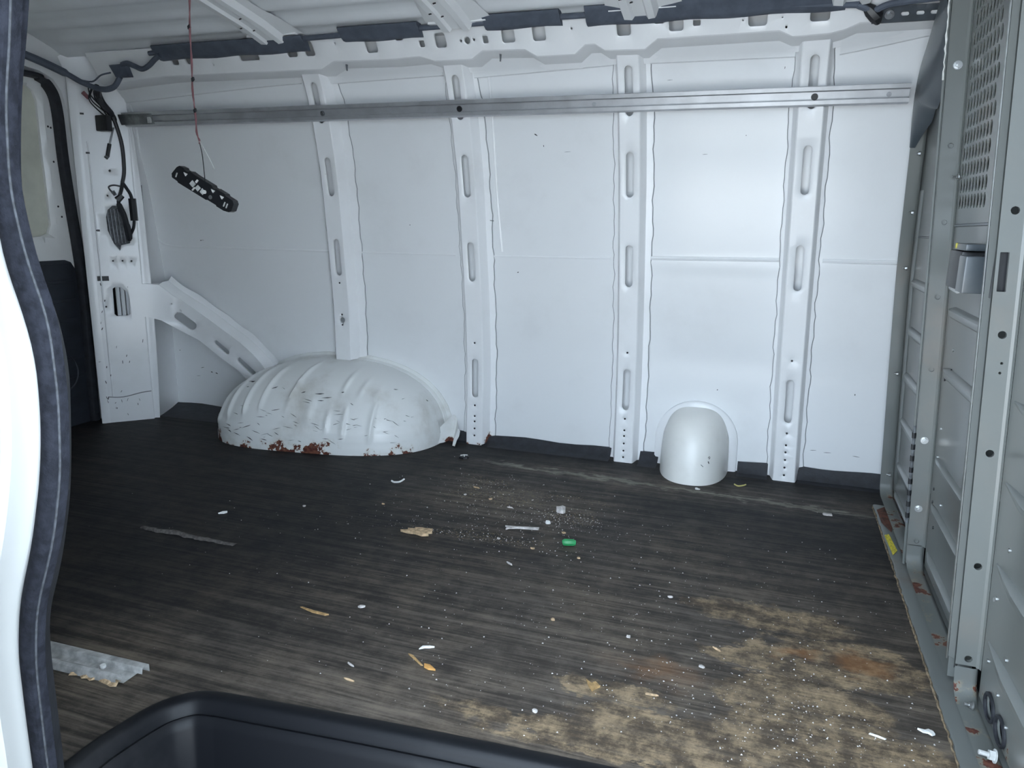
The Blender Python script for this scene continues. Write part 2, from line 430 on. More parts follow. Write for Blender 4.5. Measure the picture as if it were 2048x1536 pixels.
# roof side rail -----------------------------------------------------
bot = [(-2.16, 1.178), (-2.03, 1.186), (-1.893, 1.192), (-1.391, 1.189), (-1.313, 1.188), (-1.266, 1.206), (-1.084, 1.203), (-.989, 1.206), (-.947, 1.193), (-.834, 1.193), (-.799, 1.211), (-.678, 1.208), (-.647, 1.191), (-.543, 1.191), (-.513, 1.211), (-.487, 1.211), (-.462, 1.196), (-.359, 1.194), (-.326, 1.214), (-.034, 1.216), (-.004, 1.203), (.079, 1.205), (.111, 1.211), (.141, 1.222), (.32, 1.223)]
zt = 1.262
def notch(cx, wd=.034, z0=1.219, z1=1.258): return rrect(cx-wd/2, z0, cx+wd/2, z1, .007)
holes = [notch(-1.829, .028), notch(-1.775, .026), notch(-1.55, .07), notch(-1.397, .034, 1.221), notch(-1.337, .034, 1.221), notch(-1.132, .036, 1.220),
         notch(-1.04, .026, 1.244), notch(-.917, .032, 1.222, 1.256), notch(-.72, .036, 1.224), notch(-.634, .036, 1.224), notch(-.41, .036, 1.224), notch(-.32, .03, 1.244), notch(-.279, .036, 1.227), notch(-.086, .044, 1.227), notch(.053, .044, 1.229),
         rrect(-.982, 1.226, -.966, 1.242, .002, 1), rrect(-.793, 1.226, -.778, 1.243, .002, 1), rrect(-.238, 1.235, -.220, 1.247, .002, 1), circle(-.838, 1.235, .0085, 12), circle(-.857, 1.235, .0035, 7), circle(-.819, 1.236, .0035, 7),
         circle(-1.245, 1.248, .003, 7), circle(-.97, 1.252, .004, 7), circle(-.545, 1.246, .003, 7), circle(-.12, 1.24, .002, 6), circle(-.09+.06, 1.241, .002, 6), circle(-.02, 1.222, .003, 6), circle(-1.69, 1.214, .003, 6)]
mb = MB()
plate(mb, bot + [(.32, zt), (-2.16, zt)], holes, lambda u, v, d: W(u, v, .09-d), .05, rim=.004, rimd=.0025, wall=.006, step=.03)
rows = []
for i in range(len(bot)-1):
    (xa, za), (xb, zb) = bot[i], bot[i+1]
    k = max(1, int((xb-xa)/.03))
    for j in range(k + (1 if i == len(bot)-2 else 0)):
        x = xa+(xb-xa)*j/k; z = za+(zb-za)*j/k
        rows.append([W(x, z, .09), W(x, z-.0015, .0885), W(x, z-.003, .085), W(x, z-.008, .018), W(x, z-.02, .0125)])
mb.grid(rows)
mb.grid([[W(x, zt, .09), W(x, zt+.003, .088), W(x, zt+.006, .07), W(x, zt+.004, .0)] for x in np.linspace(-2.16, .32, 20)])
roof_rail = mb.build('roof_rail', M['pillar'], wall_back)
for x, z in ((-1.241, 1.206), (-.758, 1.209)):
    p = Vector(W(x, z, .055)); m_ = MB()
    m_.tube([p+Vector((.012, 0, .002)), p+Vector((0, 0, 0)), p+Vector((-.003, .002, -.022))], .0022, 6)
    m_.tube([p+Vector((-.003, -.004, .002)), p+Vector((-.001, -.002, -.02))], .002, 6)
    m_.build('clip', M['steel_dark'], wall_back)
# tiny scuffs and chips in the paint of the far wall
for x, z, lx, lz, a in ((-.698, 1.007, .012, .0035, -35), (-.676, .976, .002, .006, 10), (-.604, .959, .022, .0008, 2), (-.208, .948, .016, .0009, 2), (-.101, .995, .002, .003, 0), (-.307, 1.136, .016, .0008, 2), (-.016, 1.153, .0016, .006, 0),
                        (-2.098, .17, .016, .002, 10), (-2.055, .155, .01, .004, -20), (-2.032, .152, .012, .004, -25), (-2.12, .135, .02, .001, 5), (-.133, .255, .004, .003, 30), (.257, .275, .003, .005, 10), (.2, .09, .022, .0012, 3), (.28, .087, .02, .0012, -4), (.16, .093, .018, .001, 5), (-1.147, .738, .003, .003, 0), (-2.202, .232, .004, .003, 0), (-.777, .595, .006, .003, 20)):
    ca, sa = math.cos(R(a)), math.sin(R(a))
    q = [(-lx/2, -lz*.3), (-lx*.1, -lz/2), (lx/2, -lz*.1), (lx*.3, lz*.4), (-lx*.2, lz/2)]
    o1 = [W(x+u*ca-v*sa, z+u*sa+v*ca, .0008+max(0, skin_d(x, z))) for u, v in q]; o2 = [W(x+u*ca-v*sa, z+u*sa+v*ca, -.012) for u, v in q]
    n = len(q); mk('scuff', o1+o2, [tuple(range(n))]+[(k, (k+1) % n, n+(k+1) % n, n+k) for k in range(n)], M['chip'], wall_back, smooth=False)

# rear end: corner pillar, door header, closed rear door ------------------
mb = MB()
plan = [(-2.41, 2.115), (-2.345, 2.108), (-2.338, 2.100), (-2.305, 2.064), (-2.298, 2.058), (-2.290, 2.062), (-2.278, 2.078)]
zr = list(np.linspace(0, 1.285, 40))
mb.grid([[(x, y, z) for x, y in plan] for z in zr])
A = Vector((-2.278, 2.078)); B = Vector((-2.178, 2.182)); AB = (B-A); L = AB.length; AB.normalize()
nrm = Vector((AB.y, -AB.x))           # faces the room
def DP(u, z, d=0.0):
    """u metres along the face of the rear corner pillar, d metres proud of it"""
    p = A+AB*u+nrm*d; return (p.x, p.y, z)
def du(x, y): return (Vector((x, y))-A).dot(AB)
kid = [(du(-2.238, 2.119), .771), (du(-2.226, 2.13), .786), (du(-2.213, 2.145), .786), (du(-2.204, 2.155), .763), (du(-2.200, 2.159), .70), (du(-2.192, 2.166), .672), (du(-2.196, 2.163), .655), (du(-2.215, 2.142), .648), (du(-2.219, 2.139), .630), (du(-2.232, 2.126), .655), (du(-2.242, 2.115), .70), (du(-2.243, 2.114), .745)]
ang = [(du(-2.244, 2.113), .494), (du(-2.24, 2.118), .499), (du(-2.224, 2.134), .498), (du(-2.212, 2.147), .478), (du(-2.208, 2.150), .46), (du(-2.210, 2.148), .401), (du(-2.215, 2.143), .396), (du(-2.24, 2.117), .395), (du(-2.245, 2.112), .402)]
dp_holes = [kid, ang] + [circle(du(x, y), z, .0035, 7) for x, y, z in ((-2.237, 2.12, .593), (-2.216, 2.142, .593), (-2.196, 2.163, .592), (-2.262, 2.094, .43))] + [circle(du(-2.204, 2.155), .499, .008, 4), circle(du(-2.194, 2.164), .449, .008, 10), circle(du(-2.225, 2.132), .905, .004, 6), circle(du(-2.235, 2.122), .82, .003, 6)]
plate(mb, [(0, 0), (L, 0), (L, 1.28), (0, 1.28)], dp_holes, lambda u, v, d: DP(u, v, -d), .03, rim=.003, rimd=.002, wall=.008)
rows = []
for z in zr:
    bul = .004*math.sin(z*9)+.014*math.exp(-((z-.5)/.25)**2)-.012*max(0, (z-.8)/.4)
    rows.append([DP(L, z, 0), DP(L+.003, z, -.002), DP(L+.004, z, -.012), DP(L+.010+bul*.5, z, -.013), DP(L+.018+bul, z, -.009), DP(L+.022+bul, z, -.010), DP(L+.022+bul, z, -.03), (-2.24, 2.40, z)])
mb.grid(rows)
# header over the rear doors and the frame round the opening, in one sheet with a rounded opening
oz = [(2.112, -.02), (2.112, .45), (2.107, .63), (2.097, .77), (2.088, .94), (2.084, 1.09), (2.07, 1.16), (2.04, 1.197), (1.99, 1.215), (1.90, 1.222), (.6, 1.222)]
top = [(.6, roof_z(.6)+.01), (1.1, 1.39), (1.5, roof_z(1.5)+.01), (1.9, roof_z(1.9)+.012), (2.04, 1.285), (2.13, 1.27), (2.13, -.02)]
plate(mb, oz+top, [], lambda u, v, d: (-2.335 + .14*max(0, (v-1.215))/.1*.6, u, v), .05)
mb.grid([[(-2.335, y, z), (-2.39, y-.004, z)] for y, z in oz])
mb.grid([[(-2.30+.02*k, 2.02+.03*k, 1.30-.004*k) for k in range(7)], [(-2.285+.02*k, 2.05+.03*k, 1.20) for k in range(7)]])
wall_left = mb.build('wall_left', M['pillar']); tag(wall_left, 'white rear corner pillar and header round the back doors', kind='structure')
MB().grid([[DP(u, z, -.03) for u in np.linspace(-.02, L+.03, 6)] for z in np.linspace(.55, .86, 8)]).build('vent_flap', M['grille'], wall_left)
for k in range(5):
    u = du(-2.236, 2.121)+k*.011
    MB().tube([DP(u, .655, -.02), DP(u-.006, .775, -.02)], .0022, 6).build('vent_bar', M['steel_dark'], wall_left)
for k in range(3):
    u = du(-2.238, 2.119)+.006+k*.016
    MB().tube([DP(u, .38, -.024), DP(u, .515, -.024)], .007, 8).build('inner_fold', M['roof'], wall_left)
MB().grid([[DP(u, z, .0012) for u in np.linspace(du(-2.275, 2.08), du(-2.25, 2.107), 4)] for z in (.523, .531, .54)]).build('scuff', M['chip'], wall_left)
MB().tube([DP(.016, z, -.001+.0006*math.sin(z*30)) for z in np.linspace(.10, 1.0, 40)], .0035, 6).build('fold', M['pillar'], wall_left)
MB().tube(smooth_path([DP(.0, .098, 0), DP(.05, .094, 0), DP(.11, .105, 0), DP(L, .108, 0)], 5), .0016, 6).build('crease', M['seal2'], wall_left)
rr = random.Random(31)
for k in range(26):
    u = rr.uniform(-.004, .02) if k % 2 else rr.uniform(.02, L-.01); z = rr.uniform(.02, .58) if k % 2 else rr.uniform(.02, .3); ln = rr.uniform(.003, .012)
    d0 = .0025 if u < .022 and z > .1 else .0006
    MB().tube([DP(u, z, d0), DP(u+rr.uniform(-.004, .004), z+ln, d0)], rr.uniform(.0006, .0016), 5).build('scuff', M['chip'], wall_left)
for z, u0 in ((1.09, -.01), (.962, -.004), (.70, .003)):
    MB().tube([DP(u0+.012, z, .001), DP(u0+.024, z, .001)], .003, 6).build('slot', M['black'], wall_left)

door = empty('door_1', (-2.39, 1.5, 0)); tag(door, 'closed white rear cargo door', kind='structure')
def dpart(mb_, name, mat, par=None):
    o = mb_.build(name, mat, par or door)
    if par is None: o.matrix_parent_inverse = Matrix.Translation((2.39, -1.5, 0))
    else: pass
    return o
mb = MB()
win = [(1.35, 1.169)] + [(1.982, 1.169), (2.004, 1.155), (2.013, 1.127), (2.012, .966), (2.014, .80), (2.013, .717), (2.0, .688), (1.973, .678), (1.35, .676)]
win2 = [(.6, 1.169), (1.2, 1.169), (1.2, .678), (.6, .678)]
dfn = lambda u, v, d: (-2.375-d, u, v)
plate(mb, [(.55, .0), (2.10, .0), (2.10, .6), (2.09, .85), (2.08, 1.10), (2.05, 1.17), (1.98, 1.205), (.55, 1.21)], [win, win2], dfn, .05, rim=.022, rimd=.012, wall=.01)
dpart(mb, 'panel', M['door'])
for q in (win, win2):
    m_ = MB(); plate(m_, offset_loop(q, .004), [], lambda u, v, d: (-2.397, u, v), .1); dpart(m_, 'window_pane', M['window'])
tr = [(.6, -.005), (2.068, -.005), (2.072, .2), (2.076, .45), (2.072, .565), (2.058, .588), (2.036, .596), (.6, .598)]
m_ = MB(); plate(m_, tr, [], lambda u, v, d: (-2.366-d, u, v), .06, skirt=.012); trim = dpart(m_, 'lower_trim', M['trim'])
for k in range(8):
    z = .05+k*.068
    m_ = MB(); m_.box((-2.367, .7, z), (-2.3625, 2.06, z+.058), .002); o = m_.build('trim_slat', M['trim'], trim)
m_ = MB(); m_.tube([(-2.362, 1.965+.07*math.cos(a), .20+.07*math.sin(a)) for a in np.linspace(0, 2*math.pi, 40)], .0035, 6, False); m_.build('speaker_ring', M['trim'], trim)
sp = smooth_path([(-2.352, 2.086, .0), (-2.352, 2.09, .25), (-2.352, 2.096, .448), (-2.352, 2.09, .629), (-2.352, 2.08, .769), (-2.352, 2.07, .94), (-2.352, 2.066, 1.11), (-2.352, 2.045, 1.172), (-2.352, 2.005, 1.196), (-2.352, 1.94, 1.203), (-2.352, 1.2, 1.206), (-2.352, .7, 1.206)], 8)
m_ = MB(); rows = []
for i, p in enumerate(sp):
    t = (sp[min(i+1, len(sp)-1)]-sp[max(i-1, 0)]).normalized(); n = Vector((0, t.z, -t.y))
    wd = .016 if p.y > 2.03 else .009
    rows.append([p+Vector((dx, 0, 0))+n*(wd*s) for s, dx in ((-1, -.02), (-1, -.004), (-.7, .004), (0, .007), (.7, .004), (1, -.004), (1, -.02))])
m_.grid(rows); dpart(m_, 'door_seal', M['rubber'])
for y, z in ((2.035, 1.045), (2.045, 1.042), (2.042, .93), (2.04, .78), (2.05, .745)):
    m_ = MB(); m_.cyl((-2.376, y, z), (1, 0, 0), .0035, .002, 8); dpart(m_, 'plug', M['black'])

# ceiling ------------------------------------------------------------
mb = MB(); ys = np.linspace(.38, 2.055, 150)
def rib(y):
    s = 0
    for c in (1.96, 1.87, 1.76, 1.62, 1.45, 1.25, 1.05, .85, .68):
        s -= .007/(1+math.exp(-(y-c+.018)/.004))-.007/(1+math.exp(-(y-c-.018)/.004))
    return s
mb.grid([[(x, y, roof_z(y)+rib(y)*(1 if x > -2.1 else max(0, (x+2.25)/.15))) for y in ys] for x in list(np.linspace(-2.30, -2.0, 8))+list(np.linspace(-1.9, 1.9, 12))])
mb.grid([[(x, .38, 1.27), (x, .30, 1.30), (x, .25, 1.42), (x, 1.2, 1.47), (x, 2.2, 1.42), (x, 2.3, 1.2)] for x in (-2.45, 1.95)])
ceiling = mb.build('ceiling', M['roof']); tag(ceiling, 'ribbed grey-white roof skin of the van', kind='structure')
for cx in (-1.43, -.85, -.36, .12):
    m_ = MB(); rows = []
    for y in np.linspace(.5, 2.0, 34):
        z = roof_z(y)-.012
        fl_ = 1+.5*max(0, (y-1.9)/.1)+.10*math.sin(y*37)
        rows.append([(cx-.066*fl_, y, z+.004), (cx-.05, y, z-.002), (cx-.042, y, z-.02), (cx-.022, y, z-.022), (cx-.016, y, z-.014), (cx+.012, y, z-.014), (cx+.018, y, z-.022), (cx+.034, y, z-.02), (cx+.044, y, z-.004), (cx+.075*fl_, y, z+.002)])
    m_.grid(rows); o = m_.build('roof_bow', M['bow'], ceiling)
    for y, dx in ((1.9, -.03), (1.86, .0), (1.93, -.01)):
        MB().tube([(cx+dx, y, roof_z(y)-.0345 if abs(dx+.03) < .001 else roof_z(y)-.0275), (cx+dx-.008, y+.004, roof_z(y)-.0345 if abs(dx+.03) < .001 else roof_z(y)-.0275)], .002, 6).build('slot', M['black'], o)
    m_ = MB(); m_.box((cx-.08, 1.985, 1.268), (cx+.085, 2.01, 1.274)); m_.build('bow_foot', M['bow'], o)

# floor with the step well cut out -------------------------------------
step = [(-.893, .40), (-.892, .55), (-.89, .68), (-.889, .733), (-.875, .812), (-.856, .849), (-.828, .874), (-.79, .884), (-.742, .889), (-.484, .912), (-.175, .932), (.10, .945), (.30, .955)]
sps = [(p.x, p.y) for p in smooth_path([Vector((a, b, 0)) for a, b in step], 4)]
fo = [(-2.42, .40)] + sps[:1] + sps[1:] + [(.345, .957), (.345, 2.42), (-2.42, 2.42)]
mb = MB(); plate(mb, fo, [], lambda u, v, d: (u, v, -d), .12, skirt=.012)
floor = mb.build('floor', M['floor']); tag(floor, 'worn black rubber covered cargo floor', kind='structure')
# turned-up edge of the mat along the far wall
for xa, xb, ya, ze in ((-2.27, -1.90, 2.25, .02), (-1.02, -.87, 2.345, .03), (-.875, -.455, 2.34, .03), (-.36, -.30, 2.33, .035), (-.055, .035, 2.345, .036), (.12, .36, 2.345, .04)):
    rows = []
    for x in np.linspace(xa, xb, 8):
        wz = .003*math.sin(x*23)
        rows.append([(x, ya-.03, .0008), (x, ya, .002), (x, ya+(2.366-ya)*.6, ze*.45), (x, 2.367, ze+wz), (x, 2.37, ze+wz-.002), (x, 2.372, -.01)])
    MB().grid(rows).build('mat_edge', M['rubber'], floor)
# long torn gouge and a raised seam in the mat
gp = [(-1.435, 1.368, .001), (-1.40, 1.365, .004), (-1.373, 1.363, .005), (-1.331, 1.367, .006), (-1.29, 1.362, .005), (-1.252, 1.363, .004), (-1.20, 1.363, .003), (-1.152, 1.364, .001)]
g = MB(); rr = random.Random(3)
g.grid([[(x, y-.004-rr.random()*.006, .0006), (x, y-.002, z+rr.random()*.003), (x, y+.003+rr.random()*.004, z), (x, y+.006+rr.random()*.004, .0006)] for x, y, z in [(p.x, p.y, p.z) for p in smooth_path(gp, 5)]])
M['gouge'] = simple('torn_mat_backing', (.11, .10, .095), .85, 0, .4, 120, 0, .5)
g.build('torn_strip', M['gouge'], floor)

# near side: outer body panel beside the sliding-door opening ---------------
inner = [(-.60, 1.27), (-.635, 1.10), (-.668, .956), (-.679, .901), (-.695, .825), (-.700, .759), (-.688, .711), (-.668, .673), (-.660, .613), (-.670, .527), (-.680, .471), (-.702, .399), (-.732, .328), (-.737, .283), (-.739, .152), (-.742, .0), (-.745, -.28)]
def at_z(pts, z): return float(np.interp(-z, [-b for a, b in pts], [a for a, b in pts]))
edge = [(-.585, 1.27), (-.612, 1.10), (-.643, .945), (-.665, .87), (-.678, .80), (-.679, .753), (-.674, .714), (-.661, .677), (-.651, .63), (-.655, .566), (-.665, .514), (-.687, .442), (-.716, .369), (-.729, .308), (-.731, .216), (-.731, .161), (-.735, .0), (-.74, -.3)]
ep = [(p.x, p.y) for p in smooth_path([Vector((a, b, 0)) for a, b in edge], 4)]
mb = MB(); rows = []
for x, z in ep:
    yb = .52
    xi = at_z(inner, z)-.034
    rows.append([(xi, yb+.05, z), (min(x-.002, xi+.006), yb+.03, z), (x, yb+.004, z), (x-.003, yb-.003, z), (x-.012, yb-.007, z), (x-.03, yb-.010, z), (x-.034, yb-.018, z), (x-.05, yb-.024, z), (x-.08, yb-.022, z), (x-.2, yb-.03, z), (x-.6, yb-.045, z), (-2.45, yb-.05, z)])
mb.grid(rows)
mb.grid([[(at_z(inner, z)-.034, .57, z), (x-.5, .575, z), (-2.45, .575, z)] for x, z in ep])
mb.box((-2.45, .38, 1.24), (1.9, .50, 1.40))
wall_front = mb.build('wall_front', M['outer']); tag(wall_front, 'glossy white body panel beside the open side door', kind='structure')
# unseen sliding door, run back along the body; placed to shade the panel
door2 = empty('door_2', (-1.25, .40, -.3)); tag(door2, 'unseen white side door slid open, placed to shade the body panel', kind='structure')
d2 = Matrix.Translation((1.25, -.40, .3))
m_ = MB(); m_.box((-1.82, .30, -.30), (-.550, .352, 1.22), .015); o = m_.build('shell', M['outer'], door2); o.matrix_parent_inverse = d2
m_ = MB(); m_.box((-1.76, .352, -.22), (-.62, .362, 1.14), .004); o = m_.build('inner_panel', M['door'], door2); o.matrix_parent_inverse = d2
mb = MB(); mb.box((1.9, .3, -.3), (1.93, 2.45, 1.45)); mb.box((.24, .36, -.35), (1.9, .42, 1.3))  # unseen; near-side panel edge set to dim the far wall at right
wall_right = mb.build('wall_right', M['cab']); tag(wall_right, 'dark cab beyond the partition', kind='structure')
mb = MB(); mb.grid([[(x, y, -.78) for x in np.linspace(-9, 9, 4)] for y in np.linspace(-10, 8, 4)])
tag(mb.build('ground', M['ground']), 'pale paved ground outside the van', kind='structure')
mb = MB(); mb.grid([[(x, y, -.30) for x in (-2.45, 1.95)] for y in (.36, 2.45)]); mb.grid([[(-2.45, y, z) for y in (.38, 2.45)] for z in (-.3, 1.4)])
mb.box((.345, .40, -.02), (1.9, 2.42, 0.0))
tag(mb.build('trim_1', M['cab']), 'dark underside and rear shell of the van body', kind='structure')

# ================================================================== THINGS
# rubber weather seal round the opening
mid = [(-.572, 1.27), (-.60, 1.10), (-.632, .943), (-.640, .905), (-.652, .864), (-.660, .787), (-.650, .724), (-.632, .670), (-.631, .593), (-.640, .517), (-.660, .446), (-.696, .362), (-.707, .305), (-.709, .283), (-.711, .190), (-.712, .0), (-.715, -.28)]
zz = np.linspace(-.28, 1.25, 110)
def sm(pts, z): return float(np.mean([at_z(pts, z+q) for q in np.linspace(-.02, .02, 5)]))
seal = empty('weather_seal', (-.70, .53, -.28)); tag(seal, 'dark grey rubber weather seal curving along the side door opening', 'door seal')
inv = Matrix.Translation((.70, -.53, .28))
def spart(mb_, name, mat):
    o = mb_.build(name, mat, seal); o.matrix_parent_inverse = inv; return o
rows = []; rows2 = []
for z in zz:
    we = sm([(a, b) for a, b in edge], z); mi = sm(mid, z); inn = sm(inner, z)
    # outer lobe: between the painted edge and the groove
    a, b = we+.001, mi
    rows.append([(a, .545, z), (a, .522, z)] + [(a+(b-a)*t, .517-.005*math.sin(math.pi*t)**.6, z) for t in (.08, .25, .5, .75, .92)] + [(b, .521, z), (b-.001, .531, z)])
    # inner lobe: slopes back into the van and ends in a lip
    lo_ = [(b-.001, .531, z), (b-.0005, .523, z)]
    for t in (.15, .35, .6, .85):
        lo_.append((b+(inn-b)*t+.0025*math.sin(math.pi*t), .522+.036*t-.003*math.sin(math.pi*t), z))
    rows2.append(lo_+[(inn, .559, z), (inn-.003, .562, z), (inn-.02, .560, z)])
spart(MB().grid(rows), 'outer_lobe', M['seal'])
spart(MB().grid(rows2), 'inner_lip', M['rubber'])
M['seal_highlight'] = simple('rubber_highlight', (.045, .05, .06), .7, 0, .4, 150)  # paler than the seal, to paint a highlight along the groove
spart(MB().tube([(sm(mid, z)-.0008, .5195, z) for z in zz], .0016, 6), 'groove_highlight', M['seal_highlight'])

# step well liner
sw = empty('step_well', (-.3, .6, -.26)); tag(sw, 'black moulded plastic step well sunk into the floor at the side door', 'step')
inv = Matrix.Translation((.3, -.6, .26))
P2 = [Vector(p) for p in sps]
def prow(i, off, z):
    a = P2[max(i-1, 0)]; c = P2[min(i+1, len(P2)-1)]; t = (c-a).normalized(); n = Vector((t.y, -t.x))
    p = P2[i]+n*off; return (p.x, p.y, z)
rows = [[prow(i, o_, z_) for o_, z_ in ((-.004, -.008), (-.004, .003), (.002, .0055), (.016, .005), (.022, .002), (.026, -.006), (.0275, -.012), (.030, -.016), (.036, -.014), (.042, -.018), (.046, -.03), (.052, -.10), (.058, -.20), (.07, -.235), (.10, -.245))] for i in range(len(P2))]
o = MB().grid(rows).build('liner', M['black'], sw); o.matrix_parent_inverse = inv
m_ = MB(); plate(m_, [prow(i, .095, 0)[:2] for i in range(0, len(P2), 2)]+[(.30, .30), (-.80, .30)], [], lambda u, v, d: (u, v, -.244), .2)
M['step_pl'] = paint('dusty_black_step_plastic', (.006, .0068, .009), .5, .03, dirt=(.05, .05, .052), amount=.5, flecks=False)
M['step_pl'].node_tree.nodes['Principled BSDF'].inputs['Specular IOR Level'].default_value = .22
o = m_.build('tread', M['step_pl'], sw); o.matrix_parent_inverse = inv
sw.children[0].data.materials[0] = M['step_pl']

# steel rail across the far wall
rail = empty('wall_rail', (-.9, 2.13, 1.05)); tag(rail, 'long steel tie-down rail bolted across the wall pillars', 'rail')
inv = Matrix.Translation((.9, -2.13, -1.05))
pr = [(1.0525, .052), (1.0525, .070), (1.0545, .0735), (1.0635, .0735), (1.0645, .070), (1.0645, .0605), (1.0845, .0605), (1.0845, .070), (1.0855, .0735), (1.0945, .0735), (1.0965, .070), (1.0965, .052)]
def rz_(x): return .001*(x+2.0)
o = MB().grid([[W(x, z+rz_(x), d) for z, d in pr] for x in np.linspace(-2.15, .276, 40)]).build('channel', M['steel'], rail); o.matrix_parent_inverse = inv
m_ = MB(); m_.grid([[W(x, z, .0745) for z in (1.057, 1.09)] for x in (-2.165, -2.02)]); m_.grid([[W(x, z, .0755) for z in (1.06, 1.087)] for x in (-2.165, -2.05)])
o = m_.build('end_plate', M['steel_dark'], rail); o.matrix_parent_inverse = inv
nv = Vector((0, -1, -.38)).normalized()
for x, dark in ((-2.112, 0), (-1.369, 0), (-.907, 1), (-.506, 2), (.061, 1), (.231, 2)):
    p = Vector(W(x, 1.0745+rz_(x), .060)); m_ = MB()
    if dark == 1: m_.cyl(p, nv, .0085, .0035, 12); mt = M['black']
    elif dark == 2: m_.cyl(p, nv, .006, .002, 12); m_.cyl(p, nv, .003, .003, 8); mt = M['steel_dark']
    else: m_.cyl(p, nv, .008, .002, 12); m_.cyl(p, nv, .005, .006, 6); mt = M['steel_dark']
    o = m_.build('bolt', mt, rail); o.matrix_parent_inverse = inv
m_ = MB(); m_.box((-2.045, prof(1.072)+.05-.0775, 1.060), (-2.028, prof(1.072)+.05-.072, 1.084), .003)
o = m_.build('tape', M['pale'], rail); o.matrix_parent_inverse = inv

# cable covers under the roof and the loom between them
def cover(xa, xb, za, zb, label, j=0):
    rows = []
    for x in np.linspace(xa, xb, max(4, int((xb-xa)/.03))):
        q = .0015*math.sin(x*31+j)
        rows.append([W(x, za+q, .091), W(x, za+q, .104), W(x, za+.006+q, .112), W(x, (za+zb)/2+.004, .114), W(x, (za+zb)/2+.006, .118), W(x, zb-.003, .118), W(x, zb, .112), W(x, zb, .085)])
    mb_ = MB().grid(rows); n = 8; b = len(mb_.v)
    mb_.f.append(tuple(range(n))); mb_.f.append(tuple(range(b-n, b)))
    return tag(mb_.build('cable_cover', M['hazy_black'], ang=50), label, 'cable cover', 'dark covers along the roof rail')
cover(-1.868, -1.33, 1.231, 1.267, 'dark foam cable cover at the rear end of the roof rail')
cover(-1.206, -.962, 1.246, 1.278, 'short dark cable cover between the two roof bows', 1)
cover(-.774, -.566, 1.252, 1.282, 'dark cable cover just forward of the second roof bow', 2)
cover(-.50, .105, 1.246, 1.284, 'longest dark cable cover, ending by the perforated bracket', 3)
lo = smooth_path([W(-1.90, 1.25, .10), W(-1.5, 1.258, .10), W(-1.2, 1.262, .10), W(-.9, 1.266, .10), W(-.55, 1.268, .10), W(-.2, 1.266, .10), W(.1, 1.253, .106), W(.135, 1.247, .112), W(.165, 1.237, .118), W(.2, 1.246, .12), W(.30, 1.252, .12)], 6)
tag(MB().tube(lo, .0075, 8).build('cable_loom', M['hazy_black']), 'dark taped cable loom running along the roof rail', 'cable')
# perforated bracket and its rubber boot
m_ = MB()
def hstad(cx, cz, ln, wd):
    return [(cx+(b-cz), cz+(a-cx)) for a, b in stadium(cx, cz-ln/2, cz+ln/2, wd)]
plate(m_, [(.165, 1.216), (.335, 1.216), (.335, 1.246), (.165, 1.246)], [hstad(x, 1.231, .017, .0075) for x in (.232, .263, .292, .32)], lambda u, v, d: W(u, v, .1-d), .02, wall=.004, skirt=.005)
br = m_.build('perforated_bracket', M['rail_dark']); tag(br, 'dark slotted steel bracket tying the partition to the roof rail', 'bracket')
p = Vector(W(.200, 1.231, .1)); m_ = MB(); m_.cyl(p, (0, -1, -.7), .0105, .002, 14); m_.cyl(p, (0, -1, -.7), .006, .006, 6); m_.build('bolt', M['steel_dark'], br)
m_ = MB(); m_.tube([W(.145, 1.25, .105), W(.158, 1.238, .112), W(.172, 1.226, .112), W(.178, 1.214, .108)], [.008, .015, .016, .006], 8)
tag(m_.build('rubber_boot', M['black']), 'black rubber boot on the cable beside the slotted bracket', 'grommet')

# diagonal brace ------------------------------------------------------
bu = [(-2.209, 2.150, .510), (-2.157, 2.200, .508), (-2.140, 2.225, .505), (-2.114, 2.260, .465), (-2.029, 2.300, .399), (-1.952, 2.312, .346), (-1.868, 2.316, .293), (-1.797, 2.320, .235), (-1.755, 2.320, .19)]
bl = [(-2.205, 2.150, .392), (-2.171, 2.200, .388), (-2.140, 2.240, .372), (-2.099, 2.280, .331), (-2.039, 2.300, .294), (-1.964, 2.316, .235), (-1.880, 2.320, .183), (-1.820, 2.320, .12)]
BX = [-2.215, -2.164, -2.14, -2.107, -2.035, -1.958, -1.87, -1.75]; BY = [2.142, 2.194, 2.222, 2.264, 2.297, 2.310, 2.315, 2.318]
def bfn(u, v, d): return (u, float(np.interp(u, BX, BY))+d, v)
def islot(x0, z0, x1, z1, wd):
    a = Vector((x0, z0)); b = Vector((x1, z1)); t = (b-a).normalized(); n = Vector((-t.y, t.x)); o = []
    for k in range(7): q = math.pi*k/6; p = b-t*wd/2+(n*math.cos(q)*-1+t*math.sin(q))*wd/2; o.append((p.x, p.y))
    for k in range(7): q = math.pi*k/6; p = a+t*wd/2+(n*math.cos(q)-t*math.sin(q))*wd/2; o.append((p.x, p.y))
    return o
mb = MB()
bh = [islot(-2.112, .394, -2.050, .338, .030), islot(-1.980, .292, -1.922, .248, .018), islot(-1.885, .232, -1.812, .174, .020), circle(-1.793, .176, .008, 10), circle(-2.118, .432, .003, 6), circle(-2.095, .405, .003, 6)]
plate(mb, [(a, c) for a, b, c in bu]+[(a, c) for a, b, c in bl[::-1]], bh, bfn, .03, rim=.004, rimd=.003, wall=.006, skirt=lambda u, v: .004 if u < -2.16 else .048)
# turned flange along the upper edge
rows = []
for p in smooth_path(bu[2:], 5):
    n = .006+.003*math.sin(p.x*60)
    rows.append([(p.x, p.y, p.z), (p.x+.006, p.y+.012, p.z+.009), (p.x+.008, p.y+.040, p.z+.012), (p.x+.018, p.y+.045, p.z+.024+n)])
mb.grid(rows)
brace = mb.build('diagonal_brace', M['pillar'])
tag(brace, 'white slotted diagonal brace between the rear corner pillar and the wheel arch', 'brace')

